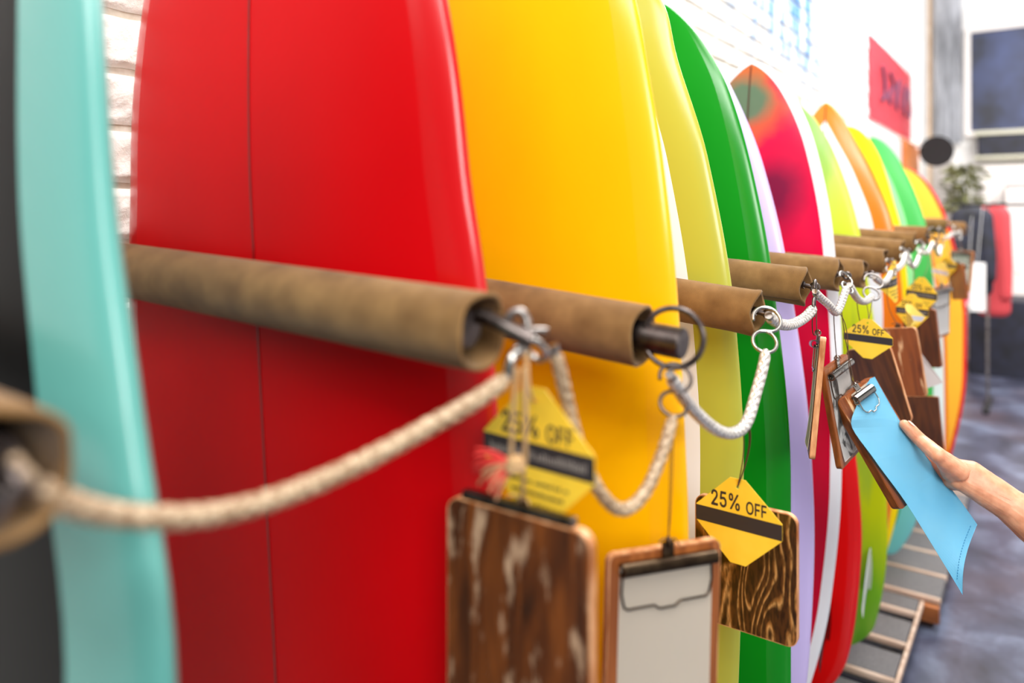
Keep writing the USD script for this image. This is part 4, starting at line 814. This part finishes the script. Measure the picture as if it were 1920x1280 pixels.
M['leaf'] = plain('olive_leaf', lin(110, 112, 70), .6)
M['pink'] = plain('pink_card', lin(236, 110, 130), .6)
M['frame_white'] = plain('white_frame_paint', lin(240, 236, 232), .5)
def up2(px0, px1, X=None, Y=None):
    f = (lambda p: atX(p[0], p[1], X)) if X is not None else (lambda p: atY(p[0], p[1], Y))
    return f(px0), f(px1)
# banner on the side wall past the bricks
t_, b_ = up2((1630, 62), (1632, 222), X=-1.045); y0 = t_[1]; y1 = atX(1716, 150, -1.045)[1]; z1, z0 = t_[2], b_[2]
o = np.array([-1.05, (y0 + y1) / 2, (z0 + z1) / 2]); t = thing('banner', 'blurred coral red banner with dark hand lettering on the white wall past the bricks', 'banner', o)
q = np.linspace(0, 1, 24); V = np.array([[[-1.045 + .003 * math.sin(6 * a), y0 + (y1 - y0) * a, z1 + (z0 - z1) * b__] for a in q] for b__ in np.linspace(0, 1, 8)])
put(t, 'cloth', shift(sheet(V, .004), o), M['sign_red'], smooth=False)
rng = np.random.default_rng(11)
for cx_, w_ in ((.22, .10), (.36, .08), (.48, .09), (.66, .07), (.78, .08)):
    pts = [(-1.026, y0 + (y1 - y0) * (cx_ + rng.uniform(-w_, w_) / 2), z0 + (z1 - z0) * zz) for zz in (.72, .55, .42, .30)]
    put(t, 'brush_stroke', shift(tube(resample(pts, .02), .012, 7), o), M['sign_ink'], smooth=True)
# lean-to objects under the banner
def wall_box(name, label, cat_, pa, pb, X, th, m, part='panel'):
    a, b = up2(pa, pb, X=X); lo = (X, min(a[1], b[1]), max(0.0, min(a[2], b[2]))); hi = (X + th, max(a[1], b[1]), max(a[2], b[2]))
    o = (np.array(lo) + np.array(hi)) / 2; t = thing(name, label, cat_, o); put(t, part, shift(rbx(lo, hi, .006), o), m); return t
d1 = atX(1632, 230, -1.05); d2 = atX(1676, 258, -1.05); d3 = atX(1714, 285, -1.05)
def cabinet(name, label, cat_, lo, hi, m, n=0, m2=None, axis=0, part='door'):
    lo, hi = np.array(lo, float), np.array(hi, float); o = (lo + hi) / 2; o[2] = lo[2]; t = thing(name, label, cat_, o)
    put(t, 'body', shift(rbx(lo, hi, .008), o), m)
    for i in range(n):                           # fronts on the face towards the aisle or the viewer
        if axis == 0: a = (hi[0] + .0005, lo[1] + (hi[1] - lo[1]) * (i + .04) / n, lo[2] + .04); b = (hi[0] + .018, lo[1] + (hi[1] - lo[1]) * (i + .96) / n, hi[2] - .04)
        else: a = (lo[0] + (hi[0] - lo[0]) * (i + .04) / n, lo[1] - .018, lo[2] + .04); b = (lo[0] + (hi[0] - lo[0]) * (i + .96) / n, lo[1] - .0005, hi[2] - .04)
        p = put(t, part, shift(rbx(a, b, .004), o), m2 or m)
        kc = (np.array(a) + np.array(b)) / 2 + (np.array([.014, 0, 0]) if axis == 0 else np.array([0, -.014, 0]))
        k = trimesh.creation.icosphere(2, .012); k.apply_translation(kc - o); put(p, 'knob', k, M['steel'], smooth=True)
    return t
cabinet('cupboard', 'grey cupboard under the coral banner', 'cupboard', (-1.055, d1[1], 0), (-1.0, d2[1] - .02, d1[2] - .02), M['grey_panel'], 1)
cabinet('wooden_panel', 'orange brown wooden door panel under the coral banner', 'door', (-1.055, d2[1] + .03, 0), (-1.0, d3[1] - .02, d1[2] - .02), M['door_wood'], 1)
# post at the corner, tan side
p = atX(1719, 100, -1.0); struct('trim_1', rbx((-1.055, p[1], 0), (-.97, p[1] + .12, 4.3), .006), M['frame_white'])
p2 = atY(1734, 100, 9.46); struct('trim_2', rbx((p2[0] - .055, 9.47, 0), (p2[0] + .055, 9.6, 4.3), .008), M['post'])
# pale hanging cloths
def hang(name, label, cat_, pa, pb, Y, m, waves=4, depth=.03, part='cloth', taper=0.0):
    a, b = up2(pa, pb, Y=Y); o = np.array([(a[0] + b[0]) / 2, Y, a[2]])
    q = np.linspace(0, 1, 40); r_ = np.linspace(0, 1, 14)
    V = np.array([[[a[0] + (b[0] - a[0]) * (s if taper == 0 else .5 + (s - .5) * (1 - taper + taper * k)), Y + depth * math.sin(2 * PI * waves * s) * (.4 + .6 * k), a[2] + (b[2] - a[2]) * k] for s in q] for k in r_])
    t = thing(name, label, cat_, o); put(t, part, shift(sheet(V, .006), o), m, smooth=False)
    put(t, 'hook', tube(np.array([[0, 0, -.01], [0, .05, -.008], [0, 9.61 - Y, 0]]), .005, 8), M['steel'], smooth=True); return t
hang('curtain', 'blurred pale grey curtain hanging in the far corner', 'curtain', (1752, -120), (1803, 268), 9.5, M['drape'], 4, .018)
hang('towel', 'white towel hanging on the far wall below the round black hat', 'towel', (1752, 305), (1790, 430), 9.52, M['warmwhite'], 2, .012)
# round black hat hung on the corner post
c_ = atY(1757, 283, 7.75); prof = np.array([(0, -.03), (.06, -.03), (.085, -.01), (.09, .03), (.15, .04), (.155, .048), (.09, .045), (.0, .045)])
h_ = trimesh.creation.revolve(prof * [.9, .9], sections=48); h_.apply_transform(trimesh.transformations.rotation_matrix(PI / 2 + .15, [1, 0, 0])); 
t = thing('hat', 'blurred round black hat hooked on the white corner post past the banner', 'hat', c_); put(t, 'crown_and_brim', h_, M['black'], smooth=40)
put(t, 'wall_hook', tube(np.array([[0, -.01, .03], [-.05, .02, .05], [-.19, -.20, .05]]), .006, 8), M['steel'], smooth=True); put(t, 'hat_band', ring((0, .0, 0), (0, 1, -.15), .0812, .006, 40, 8), M['drape'], smooth=True)
# clothes rail with wetsuit and jacket
ra, rb = atY(1852, 384, 6.4), atY(2040, 384, 6.4); zr = ra[2]
t = thing('clothes_rail', 'black clothes rail in the aisle behind the boards', 'clothes rail', (ra[0], 6.4, 0)); o = np.array([ra[0], 6.4, 0])
put(t, 'rail', shift(tube(np.array([[atY(1780, 384, 6.4)[0], 6.4, zr], [rb[0], 6.4, zr]]), .012, 12), o), M['black'])
for xx in (ra[0], rb[0]):
    put(t, 'upright', shift(tube(np.array([[xx, 6.4, .02], [xx, 6.4, zr]]), .009, 12), o), M['steel']); put(t, 'foot', shift(rbx((xx - .02, 6.15, 0), (xx + .02, 6.65, .03), .004), o), M['black'])
def garment(name, label, cat_, x0, x1, ytop, ybot, Y, m):
    a, b = atY(x0, ytop, Y), atY(x1, ybot, Y); w = b[0] - a[0]; xc = (a[0] + b[0]) / 2; zt, zb = a[2], b[2]; H = zt - zb
    S = lambda x, y, z, r: m3.Manifold.sphere(r, 20).scale([1, .55, 1]).translate([xc + x * w, y, zb + z * H])
    body = m3.Manifold.batch_hull([S(-.25, Y, .93, .05), S(.25, Y, .93, .05), S(-.28, Y, .05, .06), S(.28, Y, .05, .06), S(0, Y, .97, .04)])
    arms = [m3.Manifold.batch_hull([S(s * .30, Y, .9, .055), S(s * .40, Y - .02, .45, .05)]) + m3.Manifold.batch_hull([S(s * .40, Y - .02, .45, .05), S(s * .42, Y - .03, .18, .042)]) for s in (-1, 1)]
    o = np.array([xc, Y, zt]); t = thing(name, label, cat_, o)
    g = tm((body + arms[0] + arms[1]).refine_to_length(.03)); g.merge_vertices(); soften(g, 8)
    put(t, 'garment', shift(g, o), m, smooth=True)
    hk = tube(resample([(xc, Y, zb + .97 * H), (xc, Y, zt + .01), (xc + .012, Y, zt + .03), (xc, Y, zt + .045), (xc - .014, Y, zt + .03)], .005), .003, 8); put(t, 'hanger_hook', shift(hk, o), M['steel'], smooth=True)
garment('jacket', 'dark navy jacket hanging on the far clothes rail', 'jacket', 1783, 1862, 392, 548, 6.4, M['navy'])
garment('jacket', 'red jacket hanging behind the navy one on the far clothes rail', 'jacket', 1836, 1890, 384, 590, 6.62, M['redcloth'])
# white price card and pink card on the rail's end
def card(name, label, pa, pb, Y, m, th=.006, post=False):
    a, b = up2(pa, pb, Y=Y); lo = (a[0], Y, b[2]); hi = (b[0], Y + th, a[2]); o = (np.array(lo) + np.array(hi)) / 2
    t = thing(name, label, 'card', o); put(t, 'card', shift(rbx(lo, hi, .002), o), m)
    
    if post:
        put(t, 'post', shift(tube(np.array([[o[0], Y + th + .006, .02], [o[0], Y + th + .006, a[2] - .04]]), .006, 10), o), M['black']); put(t, 'foot', shift(rbx((o[0] - .1, Y - .08, 0), (o[0] + .1, Y + .12, .02), .004), o), M['black'])
    else: put(t, 'string', shift(tube(np.array([[o[0], Y + th / 2, a[2]], [o[0] + .02, 6.4, zr + .004]]), .0012, 6), o), M['white_paper'])
    return t
card('price_card', 'large plain white card hanging before the dark jacket', (1818, 492), (1848, 585), 6.2, M['white_paper'], post=False)
card('price_card', 'small pink card at the edge of the amber board', (1806, 530), (1822, 568), 6.22, M['pink'], post=False)
# shelving, window and counter on the far wall
a, b = up2((1820, 62), (2020, 236), Y=9.55)
t = thing('display_window', 'dark blue window on the far wall', 'window', (a[0], 9.6, b[2])); o = np.array([a[0], 9.6, b[2]])
put(t, 'pane', shift(rbx((a[0], 9.56, b[2]), (b[0], 9.59, a[2]), .004), o), M['screen'])
for lo, hi in (((a[0] - .06, 9.53, b[2] - .06), (a[0], 9.595, a[2] + .06)), ((b[0], 9.53, b[2] - .06), (b[0] + .06, 9.595, a[2] + .06)), ((a[0], 9.53, a[2]), (b[0], 9.595, a[2] + .06)), ((a[0], 9.53, b[2] - .06), (b[0], 9.595, b[2]))):
    put(t, 'frame', shift(rbx(lo, hi, .004), o), M['warmwhite'])
a, b = up2((1826, 246), (2000, 292), Y=9.3)
t = thing('wall_shelf', 'dark long shelf box under the far window', 'shelf', (a[0], 9.3, b[2])); o = np.array([a[0], 9.3, b[2]])
put(t, 'shelf_board', shift(rbx((a[0], 9.3, b[2]), (b[0], 9.6, b[2] + .03), .004), o), M['khaki']); put(t, 'dark_box', shift(rbx((a[0] + .03, 9.32, b[2] + .031), (b[0] - .04, 9.59, a[2] - .05), .01), o), M['navy'])
put(t, 'upper_board', shift(rbx((a[0], 9.3, a[2] - .045), (b[0], 9.6, a[2]), .004), o), M['khaki'])
a, b = up2((1842, 312), (2010, 640), Y=8.9)
M['dark_grey'] = plain('dark_grey_front', lin(50, 52, 62), .6)
tc = cabinet('counter', 'white topped dark counter at the far end of the aisle', 'counter', (a[0], 8.9, 0), (b[0], 9.55, a[2] - .5), M['dark_grey'], 0)
put(tc, 'white_top', shift(rbx((a[0], 8.88, a[2] - .499), (b[0], 9.55, a[2]), .01), np.array([(a[0] + b[0]) / 2, (8.9 + 9.55) / 2, 0])), M['warmwhite'])
a, b = up2((1816, 560), (1992, 640), Y=7.6)
cabinet('bench', 'low dark navy bench on the floor at the far end', 'bench', (a[0], 7.6, 0), (b[0], 8.2, a[2]), M['navy'], 0)

a, b = up2((1884, 345), (1990, 560), Y=8.5)
cabinet('drawer_chest', 'taupe chest standing before the white counter', 'chest', (a[0], 8.5, 0), (b[0], 8.86, a[2]), M['taupe'], 2, M['warmwhite'], axis=1)
# potted plant on the counter's left
c_ = atY(1808, 345, 8.4); o = np.array([c_[0], 8.4, 0]); t = thing('potted_plant', 'olive green plant in a white pot beside the far counter', 'plant', o)
pot = trimesh.creation.revolve(np.array([(0, 0), (.13, 0), (.17, .5), (.19, .52), (.15, .52), (.14, .46), (0, .46)]), sections=32); put(t, 'pot', pot, M['warmwhite'], smooth=35)
rng = np.random.default_rng(21); lv = []
for i in range(120):
    a0 = rng.uniform(0, 2 * PI); rr = rng.uniform(.02, .2) ; z = rng.uniform(.75, 1.0) * (c_[2] + .17)
    e = trimesh.creation.icosphere(1, 1.0); e.apply_scale([.07, .025, .006]); e.apply_transform(trimesh.transformations.euler_matrix(rng.uniform(-.7, .7), rng.uniform(-.9, .9), a0)); e.apply_translation([rr * math.cos(a0), rr * math.sin(a0), z]); lv.append(e)
put(t, 'foliage', cat(*lv), M['leaf'], smooth=False, kind='stuff')
for i in range(5): put(t, 'stem', tube(resample([(0, 0, .45), (.03 * math.cos(i * 1.3), .03 * math.sin(i * 1.3), .9), (.1 * math.cos(i * 1.3), .1 * math.sin(i * 1.3), c_[2] + .1)], .05), .008, 7), M['leaf'], smooth=True)
